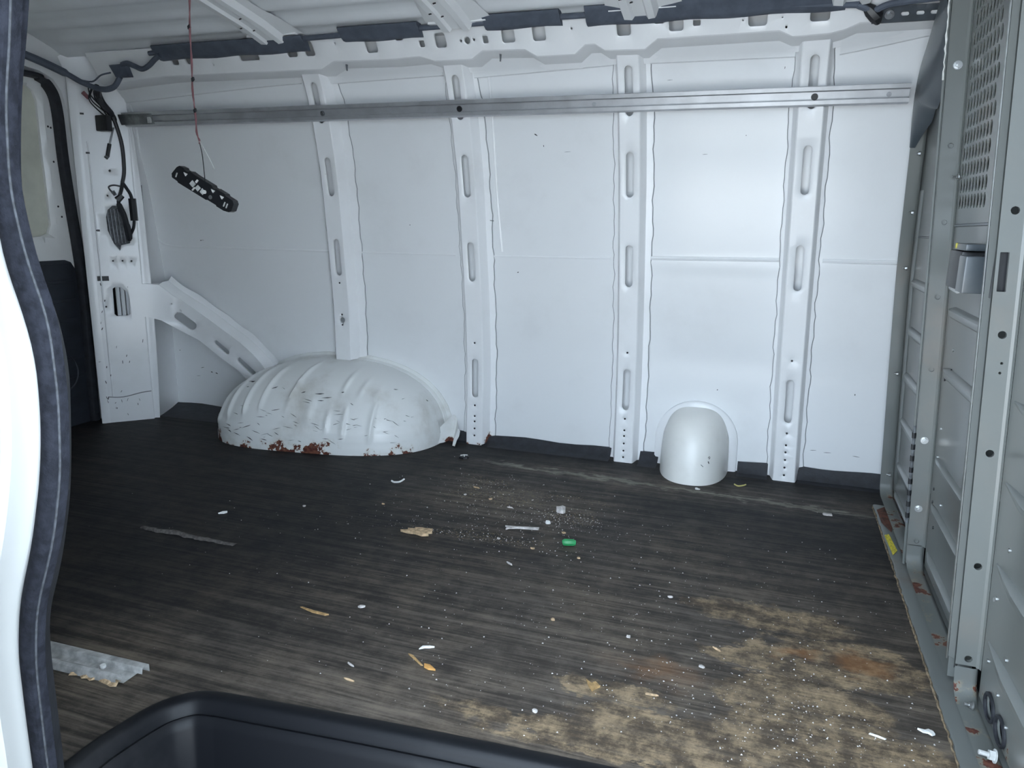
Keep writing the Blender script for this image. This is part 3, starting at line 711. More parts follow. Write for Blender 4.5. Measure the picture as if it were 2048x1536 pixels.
# wheel arch ------------------------------------------------------------
def spow(v, e): return math.copysign(abs(v)**e, v)
AX, AA, ABH = -1.445, .402, .262
ribs = [(-1.812, .035, .17), (-1.768, .06, .2), (-1.715, .09, .22), (-1.645, .115, .235), (-1.585, .13, .245), (-1.485, .125, .25), (-1.405, .10, .165), (-1.34, .075, .14), (-1.285, .06, .15), (-1.20, .05, .17), (-1.32, .20, .235), (-1.26, .19, .22), (-1.21, .17, .20)]
def arch_pt(ph, ps):
    e1, e2 = .84, .62
    c = spow(math.cos(ps), e1); x = AA*c*spow(math.cos(ph), e2)
    dep = .345-.055*(x/AA)
    y = dep*c*spow(math.sin(ph), e2); z = ABH*spow(math.sin(ps), e1)
    return Vector((AX+x, 2.372-y, z))
mb = MB(); rows = []
NP, NS = 260, 70
for i in range(NS+1):
    ps = math.pi/2*(i/NS)*.985; row = []
    for j in range(NP+1):
        ph = math.pi*j/NP; p = arch_pt(ph, ps)
        c = Vector((AX, 2.36, .0)); n = (p-c).normalized(); h = 0
        for xr, z0, z1 in ribs:
            if p.y < 2.35:
                wz = 1/(1+math.exp(-(p.z-z0)/.006))/(1+math.exp((p.z-z1)/.006))
                h = max(h, .0095*math.exp(-((p.x-xr)/.0075)**2)*wz)
        h += .004/(1+math.exp((p.z-.075)/.002))*(1 if p.y < 2.3 else 0) - .002*math.exp(-((p.z-.032)/.003)**2)
        # dent on the upper front
        q = ((p.x+1.33)/.07)**2+((p.z-.175)/.035)**2
        h -= .010*math.exp(-q)
        row.append(p+n*h)
    rows.append(row)
mb.grid(rows); mb.f.append(tuple(range(NS*(NP+1), (NS+1)*(NP+1))))
arch = mb.build('wheel_arch', M['arch'], ang=60); tag(arch, 'big domed white wheel arch with pressed ribs and rusty lower edge', 'wheel arch')
m_ = MB(); rows = []
for k in range(70):
    ps = math.pi*k/69; x = AA*spow(math.cos(ps), .84); z = ABH*spow(math.sin(ps), .84)
    wob = .0015*math.sin(k*1.7)
    f1, f2 = 1.0, 1.055+wob
    rows.append([W(AX+x*.985, max(0, z*.985), .022), W(AX+x*1.005, z*1.005, .020+wob), W(AX+x*1.02, z*1.02, .006), W(AX+x*f2, z*f2, .004), W(AX+x*(f2+.004), z*(f2+.004), -.002)])
m_.grid(rows).build('welded_flange', M['arch'], arch)
# crumpled gusset between the arch and the second pillar
g = MB(); rr = random.Random(5)
g.grid([[(-1.06+.085*k/6+rr.uniform(-.003, .003), 2.345-.03*math.sin(k*1.4)-.045*(1-t)+rr.uniform(-.006, .006), .003+t*(.04+.045*math.exp(-((k-3)/1.6)**2))) for k in range(7)] for t in (0, .33, .66, 1)])
g.build('crumpled_gusset', M['arch'], arch)
sc_ = MB(); rr = random.Random(11)
for k in range(80):
    x = rr.uniform(-1.70, -1.08); ps = rr.uniform(.08, .45) if k % 3 else rr.uniform(.3, .8)
    ph = math.acos(max(-1, min(1, spow((x-AX)/(AA*max(.2, spow(math.cos(ps), .84))), 1/.62))))
    p = arch_pt(ph, ps); c = Vector((AX, 2.36, .0)); n = (p-c).normalized(); p += n*(.0058 if p.z < .075 else .0012)
    ln = rr.uniform(.004, .022); a = rr.uniform(-.6, .4); t = Vector((math.cos(a), .06, math.sin(a)))*ln; hgt = rr.uniform(.0003, .0011)
    b_ = n*.0006
    sc_.add([p-t+b_, p+Vector((0, 0, -hgt))+b_, p+t+b_, p+Vector((0, 0, hgt))+b_, p-n*.006], [(0, 1, 2, 3), (0, 4, 1), (1, 4, 2), (2, 4, 3), (3, 4, 0)])
o = sc_.build('scratches', M['chip'], arch, smooth=False); o['kind'] = 'stuff'

# cover over the filler pipe --------------------------------------------
mb = MB(); rows = []
for i in range(37):
    ps = math.pi/2*i/36*.99; row = []
    for j in range(57):
        ph = math.pi*j/56; c = spow(math.cos(ps), .62)
        x = .104*c*spow(math.cos(ph), .85); z = .198*spow(math.sin(ps), .66)
        dep = .192*(1-.10*z/.198)
        wv = .004*math.sin(ph*5)*(1 if i == 0 else 0)
        row.append((-.187+x, 2.372-dep*spow(math.cos(ps), .42)*spow(math.sin(ph), .85), z-.001+wv*0))
    rows.append(row)
mb.grid(rows); mb.f.append(tuple(range(36*57, 37*57)))
fil = mb.build('filler_cover', M['filler'], ang=70); tag(fil, 'small rounded white cover standing against the wall between two pillars', 'pipe cover')
rows = []
for k in range(60):
    t = k/59
    def arc(r, zt_):
        s = t*2-1
        if abs(s) > .62:
            f = (abs(s)-.62)/.38; return (math.copysign(r, s), (zt_-r)*(1-f))
        a = math.pi/2*(1-s/.62); return (r*math.cos(a), zt_-r+r*math.sin(a))
    (xa, za), (xb, zb), (xc, zc) = arc(.100, .190), arc(.122, .209), arc(.127, .214)
    wv = .002*math.sin(k*.9)
    rows.append([W(-.187+xa, za, .012), W(-.187+xa*1.02, za*1.01, .016), W(-.187+xb, zb, .014), W(-.187+xc, zc, .010), W(-.187+xc+.001, zc+.001, -.002)])
MB().grid(rows).build('arched_flange', M['pillar'], fil)
rr = random.Random(2)
for k in range(7):
    a = rr.uniform(0, 6.28); x = -.165+.035*math.cos(a); z = .075+.02*math.sin(a)
    m_ = MB(); y = 2.372-.192*(1-.10*z/.198)*.98
    m_.tube([(x, y-.0012+abs(x+.187)*.12, z), (x+.008*math.sin(a), y-.0012+abs(x+.187)*.12, z+.006)], .0008, 5); m_.build('scuff', M['chip'], fil)

# hanging lamp ------------------------------------------------------------
LY = 1.5
lamp = empty('hanging_lamp', (-1.29, LY, .83)); tag(lamp, 'black lamp unit dangling at a slant from a red wire', 'lamp')
inv = Matrix.Translation((1.29, -LY, -.83))
ctr = Vector((-1.2915, LY, .822)); ux = Vector((.8925, 0, -.451)).normalized(); uz = Vector((ux.z*-1, 0, ux.x)).normalized(); uz = Vector((.451, 0, .8925)).normalized()
def LP(a, b, d): return ctr+ux*a+uz*b+Vector((0, d, 0))
ol = [(-.092, -.006), (-.088, -.014), (-.070, -.0155), (-.068, -.0175), (.02, -.0175), (.022, -.0155), (.05, -.0155), (.052, -.0175), (.074, -.0175), (.088, -.014), (.094, -.008), (.094, .010), (.088, .016), (.066, .0165), (.062, .0195), (.036, .0195), (.034, .0175), (.026, .0175), (.022, .021), (-.03, .021), (-.046, .0225), (-.050, .0185), (-.062, .0185), (-.066, .0215), (-.078, .0205), (-.084, .014)]
m_ = MB(); plate(m_, ol, [], lambda u, v, d: LP(u, v, d), .012, skirt=.018)
n0 = len(m_.v); m_.add([LP(u, v, .018) for u, v in ol], [tuple(range(len(ol)))])
body = m_.build('housing', M['black'], lamp, ang=30); body.matrix_parent_inverse = inv
def lbit(pts, mat, name, th=.0025):
    n = len(pts); mm = MB()
    mm.add([LP(u, v, -th) for u, v in pts]+[LP(u, v, .002) for u, v in pts], [tuple(range(n))]+[(k, (k+1) % n, n+(k+1) % n, n+k) for k in range(n)])
    o_ = mm.build(name, mat, body, smooth=False); o_.matrix_parent_inverse = Matrix(); return o_
for c in ((-.055, .010), (.030, .010), (.058, .008)): lbit([(c[0]-.005, c[1]+.003), (c[0]+.006, c[1]+.004), (c[0]+.003, c[1]-.003)], M['white_bit'], 'spring_clip')
for q in ([(-.036, -.004), (-.024, -.008), (-.019, .003), (-.031, .007)], [(-.018, -.006), (-.008, -.010), (-.003, .001), (-.013, .004)], [(-.002, -.008), (.008, -.011), (.010, -.001), (.001, .003)]): lbit(q, M['pale'], 'label_patch', .0015)
lbit([(-.024, -.014), (-.021, -.015), (-.017, -.006), (-.020, -.005)], M['white_bit'], 'contact'); lbit([(-.022, .008), (-.018, .006), (-.015, .014), (-.019, .015)], M['white_bit'], 'contact')
for a in (-.078, .070, .078): lbit([(a, -.008), (a+.002, -.008), (a+.002, .003), (a, .003)], M['pale'], 'contact')
m_ = MB(); m_.cyl(LP(.0105, -.002, .002), (0, -1, 0), .0045, .006, 12); o = m_.build('bulb', M['white_bit'], body); o.matrix_parent_inverse = Matrix()
m_ = MB(); m_.cyl(LP(.029, -.006, .002), (0, -1, 0), .006, .004, 12, .004); o = m_.build('socket', M['zinc'], body); o.matrix_parent_inverse = Matrix()
top_z = roof_z(LY)
wp = smooth_path([(-1.288, LY, top_z), (-1.289, LY, 1.233), (-1.296, LY, 1.08), (-1.294, LY, .96), (-1.287, LY, .925)], 8)
m_ = MB(); m_.tube(wp, .0016, 6); m_.tube([p+Vector((.0022*math.cos(i*.9), .0022*math.sin(i*.9), 0)) for i, p in enumerate(wp)], .0013, 5)
o = m_.build('red_wire', M['red'], lamp); o.matrix_parent_inverse = inv
m_ = MB(); m_.tube(smooth_path([(-1.289, LY, .93), (-1.283, LY, .90), (-1.281, LY, .86), (-1.280, LY, .838)], 6), .0011, 6)
o = m_.build('thin_wire', M['wire'], lamp); o.matrix_parent_inverse = inv
m_ = MB(); m_.tube(smooth_path([(-1.288, LY, .93), (-1.278, LY, .915), (-1.262, LY, .888), (-1.252, LY, .868)], 6), .0012, 6)
o = m_.build('loose_end', M['pale'], lamp); o.matrix_parent_inverse = inv
for z in (1.177, 1.066, .998):
    m_ = MB(); m_.tube([(-1.2965, LY, z-.005), (-1.2945, LY, z), (-1.2925, LY, z+.005)], [.002, .0045, .002], 7)
    o = m_.build('knot', M['wire'], lamp); o.matrix_parent_inverse = inv

# wiring in the rear corner ------------------------------------------------
h = empty('wiring_harness', (-2.2, 2.13, .7)); tag(h, 'tangled black wiring harness hanging down the rear corner pillar', 'wiring')
inv = Matrix.Translation((2.2, -2.13, -.7))
def hp(mb_, name, mat):
    o_ = mb_.build(name, mat, h); o_.matrix_parent_inverse = inv; return o_
def P(x, y, z): return Vector((x, y, z))
hp(MB().tube(smooth_path([P(-2.30, 1.70, 1.268), P(-2.295, 1.83, 1.258), P(-2.275, 1.93, 1.236), P(-2.22, 1.985, 1.202), P(-2.165, 2.0, 1.172), P(-2.10, 2.01, 1.151), P(-2.05, 2.012, 1.156), P(-2.02, 2.012, 1.185)], 7), [.013]*22+[.009]*28, 8), 'trunk_cable', M['hazy_black'])
hp(MB().tube(smooth_path([P(-2.01, 2.015, 1.222), P(-1.985, 2.010, 1.224), P(-1.955, 2.008, 1.214), P(-1.925, 2.008, 1.204), P(-1.895, 2.005, 1.212), P(-1.865, 2.0, 1.228), P(-1.845, 2.0, 1.238)], 7), .008, 8), 'corrugated_tube', M['hazy_black'])
m_ = MB(); bq = [(-2.062, 1.222), (-2.0, 1.224), (-1.985, 1.186), (-2.038, 1.186)]
m_.add([P(x, 2.012, z) for x, z in bq]+[P(x, 2.032, z) for x, z in bq], [(0,1,2,3),(7,6,5,4),(0,4,5,1),(1,5,6,2),(2,6,7,3),(3,7,4,0)]); hp(m_, 'bracket', M['hazy_black'])
hp(MB().tube(smooth_path([P(-2.18, 1.99, 1.182), P(-2.12, 1.995, 1.172), P(-2.08, 1.995, 1.19), P(-2.045, 2.0, 1.197)], 6), .0028, 6), 'thin_lead', M['hazy_black'])
def D(u, z, d=.012): return P(*DP(u, z, d))
ua = du(-2.225, 2.133)
hp(MB().tube(smooth_path([P(-2.12, 2.01, 1.158), P(-2.155, 2.05, 1.14), P(-2.158, 2.068, 1.115), D(ua+.022, 1.09, .035), D(ua+.03, 1.068, .03), D(ua+.045, .994, .018), D(ua+.045, .909, .014), D(ua+.036, .866, .014)], 7), [.011]*21+[.009]*7+[.0065]*22, 8), 'main_cable', M['wire'])
m_ = MB(); m_.box(D(ua-.008, 1.055, .035)-P(.02, .012, .022), D(ua-.008, 1.055, .035)+P(.03, .012, .03), .004); hp(m_, 'connector_block', M['black'])
rr = random.Random(8)
for k in range(7):
    a = P(-2.13+rr.uniform(-.03, .03), 2.01+rr.uniform(-.01, .01), 1.156); b_ = D(ua+rr.uniform(-.0, .03), 1.085+rr.uniform(-.01, .02), .03)
    hp(MB().tube(smooth_path([a, a.lerp(b_, .4)+P(rr.uniform(-.02, .02), -.012, rr.uniform(-.01, .01)), b_], 6), .0022, 5), 'loose_wire', M['wire'])
m_ = MB(); q = P(-2.20, 2.03, 1.148); m_.tube([q, q+P(.014, .008, -.018)], [.007, .006], 8); hp(m_, 'red_plug', M['red'])
uf = ua+.036
hp(MB().tube(smooth_path([D(uf, .866), D(uf-.006, .84), D(uf-.018, .80), D(uf-.012, .775), D(uf-.004, .75), D(uf+.004, .70, .004), D(uf+.008, .668, -.01)], 6), [.006]*14+[.009]*14+[.011]*9, 8), 'lower_cable', M['wire'])
hp(MB().tube(smooth_path([D(uf, .866), D(uf+.012, .845), D(uf+.022, .825), D(uf+.026, .80)], 6), .0055, 8), 'branch_cable', M['wire'])
m_ = MB(); m_.tube([D(uf+.026, .812), D(uf+.027, .735)], .013, 6); hp(m_, 'relay_box', M['black'])
hp(MB().tube(smooth_path([D(uf+.026, .735), D(uf+.022, .71), D(uf+.010, .685, 0)], 6), .005, 8), 'return_cable', M['wire'])
hp(MB().tube(smooth_path([D(uf-.004, .852), D(uf-.028, .856), D(uf-.044, .85), D(uf-.040, .838), D(uf-.032, .832)], 6), .0028, 6), 'pigtail', M['wire'])
m_ = MB(); m_.tube([D(uf-.034, .836), D(uf-.026, .822)], [.007, .0055], 8); hp(m_, 'grey_plug', M['grille'])
m_ = MB(); m_.tube([D(uf-.004, .822), D(uf-.022, .805)], [.009, .012], 6); hp(m_, 'tape_wrap', M['black'])
# gas-strut like rod clipped to the pillar
st = empty('clip_rod', DP(du(-2.228, 2.130), .94, .008)); tag(st, 'thin steel rod with a black end clip on the rear corner pillar', 'rod')
i2 = Matrix.Translation(-Vector(DP(du(-2.228, 2.130), .94, .008)))
o = MB().tube([D(ua+.024, 1.05, .012), D(ua+.006, .99, .012)], .0032, 8).build('rod', M['steel'], st); o.matrix_parent_inverse = i2
o = MB().tube([D(ua+.007, .995, .012), D(ua-.003, .953, .012)], .0065, 6).build('end_clip', M['black'], st); o.matrix_parent_inverse = i2
o = MB().tube([D(ua-.010, .955, .011), D(ua+.0, .947, .011)], .007, 6).build('foot', M['black'], st); o.matrix_parent_inverse = i2

# ------------------------------------------------------------------ partition
part = empty('partition', (.36, 1.5, 0)); tag(part, 'grey steel bulkhead partition with ribbed panels, flanges and bolts', 'partition')
pinv = Matrix.Translation((-.36, -1.5, 0))
X0 = .342; DEP = .036
def PT(xo, y, z): return Vector((X0+xo-.045*z, y, z))
def pp(mb_, name, mat, parent=None, ang=38):
    o_ = mb_.build(name, mat, parent or part, ang=ang)
    o_.matrix_parent_inverse = pinv if parent is None else Matrix()
    return o_
def sweep_flange(mb_, path, lip=True):
    """path in (y,z), interior of the panel on its right-hand side when walking along it"""
    Q = [Vector(p) for p in path]; rows = []; inn = []
    for i, p in enumerate(Q):
        t = (Q[min(i+1, len(Q)-1)]-Q[max(i-1, 0)]).normalized(); n = Vector((t.y, -t.x))*-1
        pts = [(0, 0), (.003, 0), (DEP-.010, 0), (DEP-.005, .001), (DEP-.0015, .004), (DEP, .009)]
        rows.append([PT(a, (p+n*b).x, (p+n*b).y) for a, b in pts]); inn.append((p+n*.009))
    mb_.grid(rows); return [(q.x, q.y) for q in inn]
def corner(y0, y1, z0, r=.03, n=6):
    """down the far edge y0, round the corner, along the bottom towards y1 (y1 < y0)"""
    o_ = [(y0, z0+r+.02)]
    for k in range(n+1):
        a = math.pi/2*k/n; o_.append((y0-r+r*math.cos(a), z0+r-r*math.sin(a)))
    o_ += [(y0-(y0-y1)*f, z0) for f in (.25, .5, .75, 1)]
    return o_
def bolt(p, axis, mat='zinc', s=1.0, stud=.012):
    a = Vector(axis).normalized(); mm = MB()
    mm.cyl(p, a, .0085*s, .0015, 14); mm.cyl(Vector(p)+a*.0015, a, .0062*s, .006*s, 6); mm.cyl(Vector(p)+a*.006*s, a, .003*s, stud*s, 8)
    return pp(mm, 'bolt', M[mat])
def ribbar(parent, y0, y1, z, hgt=.024, pr_=.011):
    mm = MB(); rows = []
    n = 14
    for k in range(n+1):
        t = k/n; y = y0+(y1-y0)*t; e = min(1, .25+t*6) if t < .15 else 1
        hh = hgt/2*e; pz = pr_*min(1, .1+t*7)
        rows.append([PT(DEP+.001, y, z-hh), PT(DEP-pz*.75, y, z-hh*.72), PT(DEP-pz, y, z-hh*.4), PT(DEP-pz, y, z+hh*.35), PT(DEP-pz*.55, y, z+hh*.75), PT(DEP+.001, y, z+hh)])
    mm.grid(rows); return pp(mm, 'rib', M['grey'], parent)
TOP = 1.30
# side panel (next to the far wall)
f1 = [(1.80, 1.29), (1.86, 1.262), (1.915, 1.232), (1.975, 1.20), (2.03, 1.172), (2.09, 1.145), (2.135, 1.115), (2.165, 1.08), (2.18, 1.04), (2.195, .98), (2.215, .9), (2.24, .8), (2.265, .7), (2.28, .6), (2.285, .4), (2.285, .2), (2.285, .1)]
f1 = [(p.x, p.y) for p in smooth_path([Vector((a, b, 0)) for a, b in f1], 3)]
m_ = MB(); inn = sweep_flange(m_, f1+corner(2.285, 1.80, .012)[0:])
Yn = 1.806
sheet = [q for q in inn if q[1] > .0] + [(Yn, .02), (Yn, 1.30)]
plate(m_, sheet, [], lambda u, v, d: PT(DEP, u, v), .09)
m_.grid([[PT(DEP, Yn, z), PT(0, Yn, z)] for z in np.linspace(.01, 1.3, 12)])
side = pp(m_, 'side_panel', M['grey_foot'])
# inner fold of the side panel that catches the dark reflection
m_ = MB(); m_.grid([[PT(DEP-.0005, y-.012, z), PT(DEP-.005, y-.018, z), PT(DEP-.005, y-.045, z), PT(DEP-.0005, y-.055, z)] for y, z in [(float(np.interp(-z, [-b for a, b in f1], [a for a, b in f1])), z) for z in np.linspace(.06, .85, 30)]])
pp(m_, 'fold', M['grey'], side)
for z in (.617, .492, .368, .244, .118, .034): ribbar(side, 2.255, Yn+.01, z, .026 if z > .05 else .012, .010)
m_ = MB(); m_.tube([PT(DEP, 2.23, .735), PT(DEP, Yn, .738)], .0025, 6); pp(m_, 'crease', M['greydk'], side)
for z in (1.084, .940, .796, .652, .363, .071):
    y = float(np.interp(-z, [-b for a, b in f1], [a for a, b in f1]))
    bolt(PT(DEP-.012, y-.006, z), (-1, 0, -.04), 'zinc', .7, .009)
bolt(PT(.02, 1.87, 1.262), (-1, -.4, -.04), 'zinc', .9)
# dark edge trim up the curved side of the partition
m_ = MB(); rows = []
for i, (y, z) in enumerate(f1):
    if z < .93 or y < 1.87: continue
    k = min(1, max(0, (z-.93)/.20)); k = k*k*(3-2*k)
    a = Vector(f1[max(i-1, 0)]); c = Vector(f1[min(i+1, len(f1)-1)]); t = (c-a).normalized()
    n = Vector((t.y, -t.x))
    if n.x > 0: n = -n
    pts_ = [(-.0005, 0), (-.004, .004), (-.004, .012+.02*k), (.004, .022+.05*k), (DEP-.014, .028+.075*k), (DEP-.003, .030+.08*k)]
    k2 = min(1, .05+max(0, (z-.93)/.10))
    rows.append([PT(-.0005+(a_+.0005)*k2, y+n.x*b_*k2, z+n.y*b_*k2) for a_, b_ in pts_])
m_.grid(rows); pp(m_, 'edge_trim', M['greydk'])
# door panel in the middle, perforated above
YD0, YD1 = 1.800, 1.345
fholes = [circle(.018, z, .0055, 10) for z in (.924, .772, .618, .463, .069)]
m_ = MB()
plate(m_, [(0, .06), (DEP-.006, .06), (DEP-.006, TOP), (0, TOP)], fholes, lambda u, v, d: PT(u, YD0+d, v), .03, wall=.006)
inn = sweep_flange(m_, corner(YD0, YD1, .008))
m_.grid([[PT(DEP-.006, YD0, z), PT(DEP-.002, YD0-.002, z), PT(DEP, YD0-.007, z)] for z in np.linspace(.058, TOP, 14)])
perf = []
row = 0; z = .812
while z < 1.27:
    offs = .0115 if (row % 2 and z > .93) else 0
    for k in range(9):
        y = YD0-.034-.0245*k-offs
        if y > YD1+.19: perf.append(circle(y, z, .0099, 10, .0137))
    z += .0305; row += 1
plate(m_, [(YD1, .017), (YD0-.009, .017), (YD0-.009, TOP), (YD1, TOP)], perf, lambda u, v, d: PT(DEP+d, u, v), .05, wall=.002)
m_.grid([[PT(DEP, YD1, z), PT(0, YD1, z)] for z in np.linspace(.01, TOP, 12)])
dpan = pp(m_, 'door_panel', M['grey_foot'])
for z in (.595, .47, .36, .278, .172, .058):
    if z != .36: ribbar(dpan, YD0-.028, YD1+.01, z, .026 if z > .4 else .016, .011)
m_ = MB(); m_.tube([PT(DEP, YD0-.02, .766), PT(DEP, YD1, .773)], .0032, 6); pp(m_, 'crease', M['greydk'], dpan)
rr = random.Random(4)
for k in range(9):
    z = rr.uniform(.1, .56); y = YD0-.03-rr.uniform(0, .09)
    m_ = MB(); m_.cyl(PT(DEP+.001, y, z), (-1, 0, 0), .0032, .003, 8); pp(m_, 'rivet', M['zinc' if k % 2 else 'black'], dpan)
for z in (.305, .147): bolt((.342-.045*z+.016, YD0-.001, z), (0, -1, 0), 'zinc', .95, .004)
bolt((.342-.045*1.077+.018, YD0-.001, 1.077), (0, -1, 0), 'zinc', 1.0, .006)
bolt(PT(DEP-.002, YD0-.02, .862), (-1, -.2, 0), 'zinc', .7, .012)
# piano hinge down the hem
m_ = MB(); m_.tube([PT(-.004, YD0+.004, .01), PT(-.004, YD0+.004, TOP)], .003, 8)
hinge = pp(m_, 'hinge', M['grey'])
for k in range(8):
    z = .122+k*.0265
    m_ = MB(); m_.tube([PT(-.0045, YD0+.002, z), PT(-.0045, YD0+.002, z+.012)], .0042, 8); pp(m_, 'knuckle', M['black'], hinge)
m_ = MB(); m_.tube([PT(-.0045, YD0+.001, .11), PT(-.0045, YD0+.001, .335)], .0030, 8); pp(m_, 'hinge_leaf', M['grille'], hinge)
rr = random.Random(9)
m_ = MB(); m_.tube([PT(-.006+rr.uniform(-.001, .001), YD0, z) for z in np.linspace(1.05, 1.26, 26)], [rr.uniform(.0008, .0024) for _ in range(26)], 6); pp(m_, 'chipped_edge', M['white_bit'], hinge)
# latch
m_ = MB(); a = PT(DEP-.040, 1.52, .655); m_.box(a, a+Vector((.040, .10, .068)), .004)
lat = pp(m_, 'latch_case', M['black'])
m_ = MB(); a = PT(DEP-.046, 1.455, .655); m_.box(a, a+Vector((.04, .05, .062)), .003); pp(m_, 'latch_lever', M['greydk'], lat)
m_ = MB(); a = PT(DEP-.036, 1.50, .724); m_.box(a, a+Vector((.034, .09, .012)), .003); pp(m_, 'latch_cap', M['greydk'], lat)
m_ = MB(); m_.tube([PT(DEP-.03, 1.62, .652), PT(DEP-.03, 1.56, .650)], .004, 8); pp(m_, 'latch_pin', M['zinc'], lat)
m_ = MB(); a = PT(DEP-.037, 1.57, .726); m_.box(a, a+Vector((.006, .012, .010)), .002); pp(m_, 'yellow_mark', M['yellow'], lat)
# fixed panel nearest the camera
YF0, YF1 = 1.30, .44
m_ = MB()
fh = [circle(.018, z, .006, 12) for z in (.790, .608, .423, .235, .072)] + [circle(.021, .565, .0022, 6), circle(.020, .55, .0022, 6)]
slot = rrect(.0005+.004, .672, .0165, .730, .0008, 1)
plate(m_, [(0, .06), (DEP-.006, .06), (DEP-.006, TOP), (0, TOP)], fh+[slot], lambda u, v, d: PT(u, YF0+d, v), .03, wall=.006)
inn = sweep_flange(m_, corner(YF0, YF1, .006))
m_.grid([[PT(DEP-.006, YF0, z), PT(DEP-.002, YF0-.002, z), PT(DEP, YF0-.007, z)] for z in np.linspace(.058, TOP, 14)])
gh = [circle(1.225, .037, .024, 16, .019), circle(1.165, .037, .024, 16, .019)]
plate(m_, [(YF1, .015), (YF0-.009, .015), (YF0-.009, TOP), (YF1, TOP)], gh, lambda u, v, d: PT(DEP+d, u, v), .08, wall=.004)
fpan = pp(m_, 'fixed_panel', M['grey_foot'])
for z in (.643, .513, .387, .255, .123): ribbar(fpan, YF0-.03, YF1+.02, z, .022, .012)
for c in (1.225, 1.165):
    m_ = MB(); m_.tube([PT(DEP-.002, c+.0245*math.cos(a), .037+.0195*math.sin(a)) for a in np.linspace(0, 2*math.pi, 25)], .003, 6, False)
    m_.add([PT(DEP+.012, c+.024*math.cos(a), .037+.019*math.sin(a)) for a in np.linspace(0, 2*math.pi, 16, False)], [tuple(range(16))]); pp(m_, 'grommet', M['rubber'], fpan)
rr = random.Random(6)
for k, (y, z) in enumerate(((1.262, .20), (1.255, .205), (1.262, .095), (1.2, .075), (1.18, .145), (1.22, .30), (1.15, .055))):
    m_ = MB(); m_.cyl(PT(DEP+.001, y, z), (-1, 0, 0), .0035, .003, 8); pp(m_, 'rivet', M['zinc'], fpan)
bolt(PT(.022, 1.262, .012), (-1, 0, .1), 'zinc', .8, .01); bolt(PT(DEP-.014, 1.13, .018), (-1, 0, .1), 'pale', 1.2, .012)
# doubled hem where the door shuts against the fixed panel
m_ = MB(); m_.tube([PT(-.004, YD1-.003, .045), PT(-.004, YD1-.003, TOP)], .0016, 6); pp(m_, 'bright_edge', M['zinc'])
m_ = MB(); m_.grid([[PT(-.002, YD1-.004, z), PT(.006, YD1-.012, z), PT(.006, YF0+.012, z), PT(-.001, YF0+.004, z)] for z in np.linspace(.05, TOP, 10)]); pp(m_, 'door_stop', M['grey'])
m_ = MB(); m_.box(PT(.002, 1.312, .66), PT(.03, 1.33, .742)); pp(m_, 'strike_pocket', M['black'])
# metal strip on the floor under the partition
fs = empty('floor_strip', (.333, 1.6, .001)); tag(fs, 'grey metal threshold strip on the floor under the partition', 'metal strip')
finv = Matrix.Translation((-.333, -1.6, -.001))
M['strip'] = paint('grey_strip_rusty_end', (.15, .16, .155), .4, .2, dirt=(.12, .06, .035), amount=.75, flecks=False)
m_ = MB(); rows = []
for y in np.linspace(.97, 2.20, 60):
    q = .0012*math.sin(y*60)+.001*math.sin(y*143)
    rows.append([(.3155+q, y, .0005), (.317+q, y, .004), (.322, y, .005), (.345, y, .004), (.385, y, .004)])
o = m_.grid(rows).build('strip', M['strip'], fs); o.matrix_parent_inverse = finv
m_ = MB(); rr = random.Random(12); m_.tube([(.3145+rr.uniform(-.0012, .0012), y, .002) for y in np.linspace(.97, 2.19, 160)], [rr.uniform(.0012, .003) for _ in range(160)], 5)
M['fray'] = simple('frayed_tan_edge', (.20, .15, .095), .9, 0, .5, 90)
o = m_.build('frayed_edge', M['fray'], fs); o.matrix_parent_inverse = finv
M['rust'] = simple('rust', (.10, .035, .02), .85, 0, .5, 60, 0, .5)
m_ = MB(); m_.add([(.321, 2.155, .006), (.345, 2.185, .007), (.358, 2.10, .006), (.338, 2.00, .006), (.322, 2.06, .006), (.325, 2.10, .009)], [(0, 5, 1), (1, 5, 2), (2, 5, 3), (3, 5, 4), (4, 5, 0)])
o = m_.build('rust_patch', M['rust'], fs, smooth=False); o.matrix_parent_inverse = finv
m_ = MB(); m_.add([(.319, 1.975, .0062), (.330, 1.985, .0062), (.336, 1.885, .0062), (.323, 1.855, .0062), (.319, 1.975, .0045), (.330, 1.985, .0045), (.336, 1.885, .0045), (.323, 1.855, .0045)], [(0, 1, 2, 3), (0, 4, 5, 1), (1, 5, 6, 2), (2, 6, 7, 3), (3, 7, 4, 0)])
o = m_.build('yellow_label', M['yellow'], fs, smooth=False); o.matrix_parent_inverse = finv; o['label'] = 'yellow printed sticker'

# cut-off metal track on the floor by the side door ---------------------------
tk = empty('floor_track', (-1.0, .87, .001)); tag(tk, 'cut-off dusty metal track lying on the floor by the weather seal', 'track')
tinv = Matrix.Translation((1.0, -.87, -.001))
M['dusty'] = simple('dusty_aluminium', (.48, .48, .47), .6, .3, .35, 40, 0, .2)
def tline(x0, x1, cs):
    return MB().grid([[(x, .868+b+.02*(x+1.0), c) for b, c in cs] for x in np.linspace(x0, x1, 10)])
m_ = tline(-1.45, -.952, [(.026, .0005), (.026, .014), (.022, .016), (.012, .015), (.010, .004)]); o = m_.build('upper_lip', M['dusty'], tk); o.matrix_parent_inverse = tinv
m_ = tline(-1.45, -.962, [(.012, .004), (-.02, .0042)]); o = m_.build('web', M['dusty'], tk); o.matrix_parent_inverse = tinv
m_ = tline(-1.45, -.975, [(-.010, .004), (-.011, .013), (-.016, .015), (-.022, .013), (-.024, .0006)]); o = m_.build('lower_lip', M['dusty'], tk); o.matrix_parent_inverse = tinv
m_ = MB(); m_.cyl((-1.03, .872, .004), (0, 0, 1), .005, .005, 8); o = m_.build('screw', M['white_bit'], tk); o.matrix_parent_inverse = tinv
m_ = MB(); rr = random.Random(21)
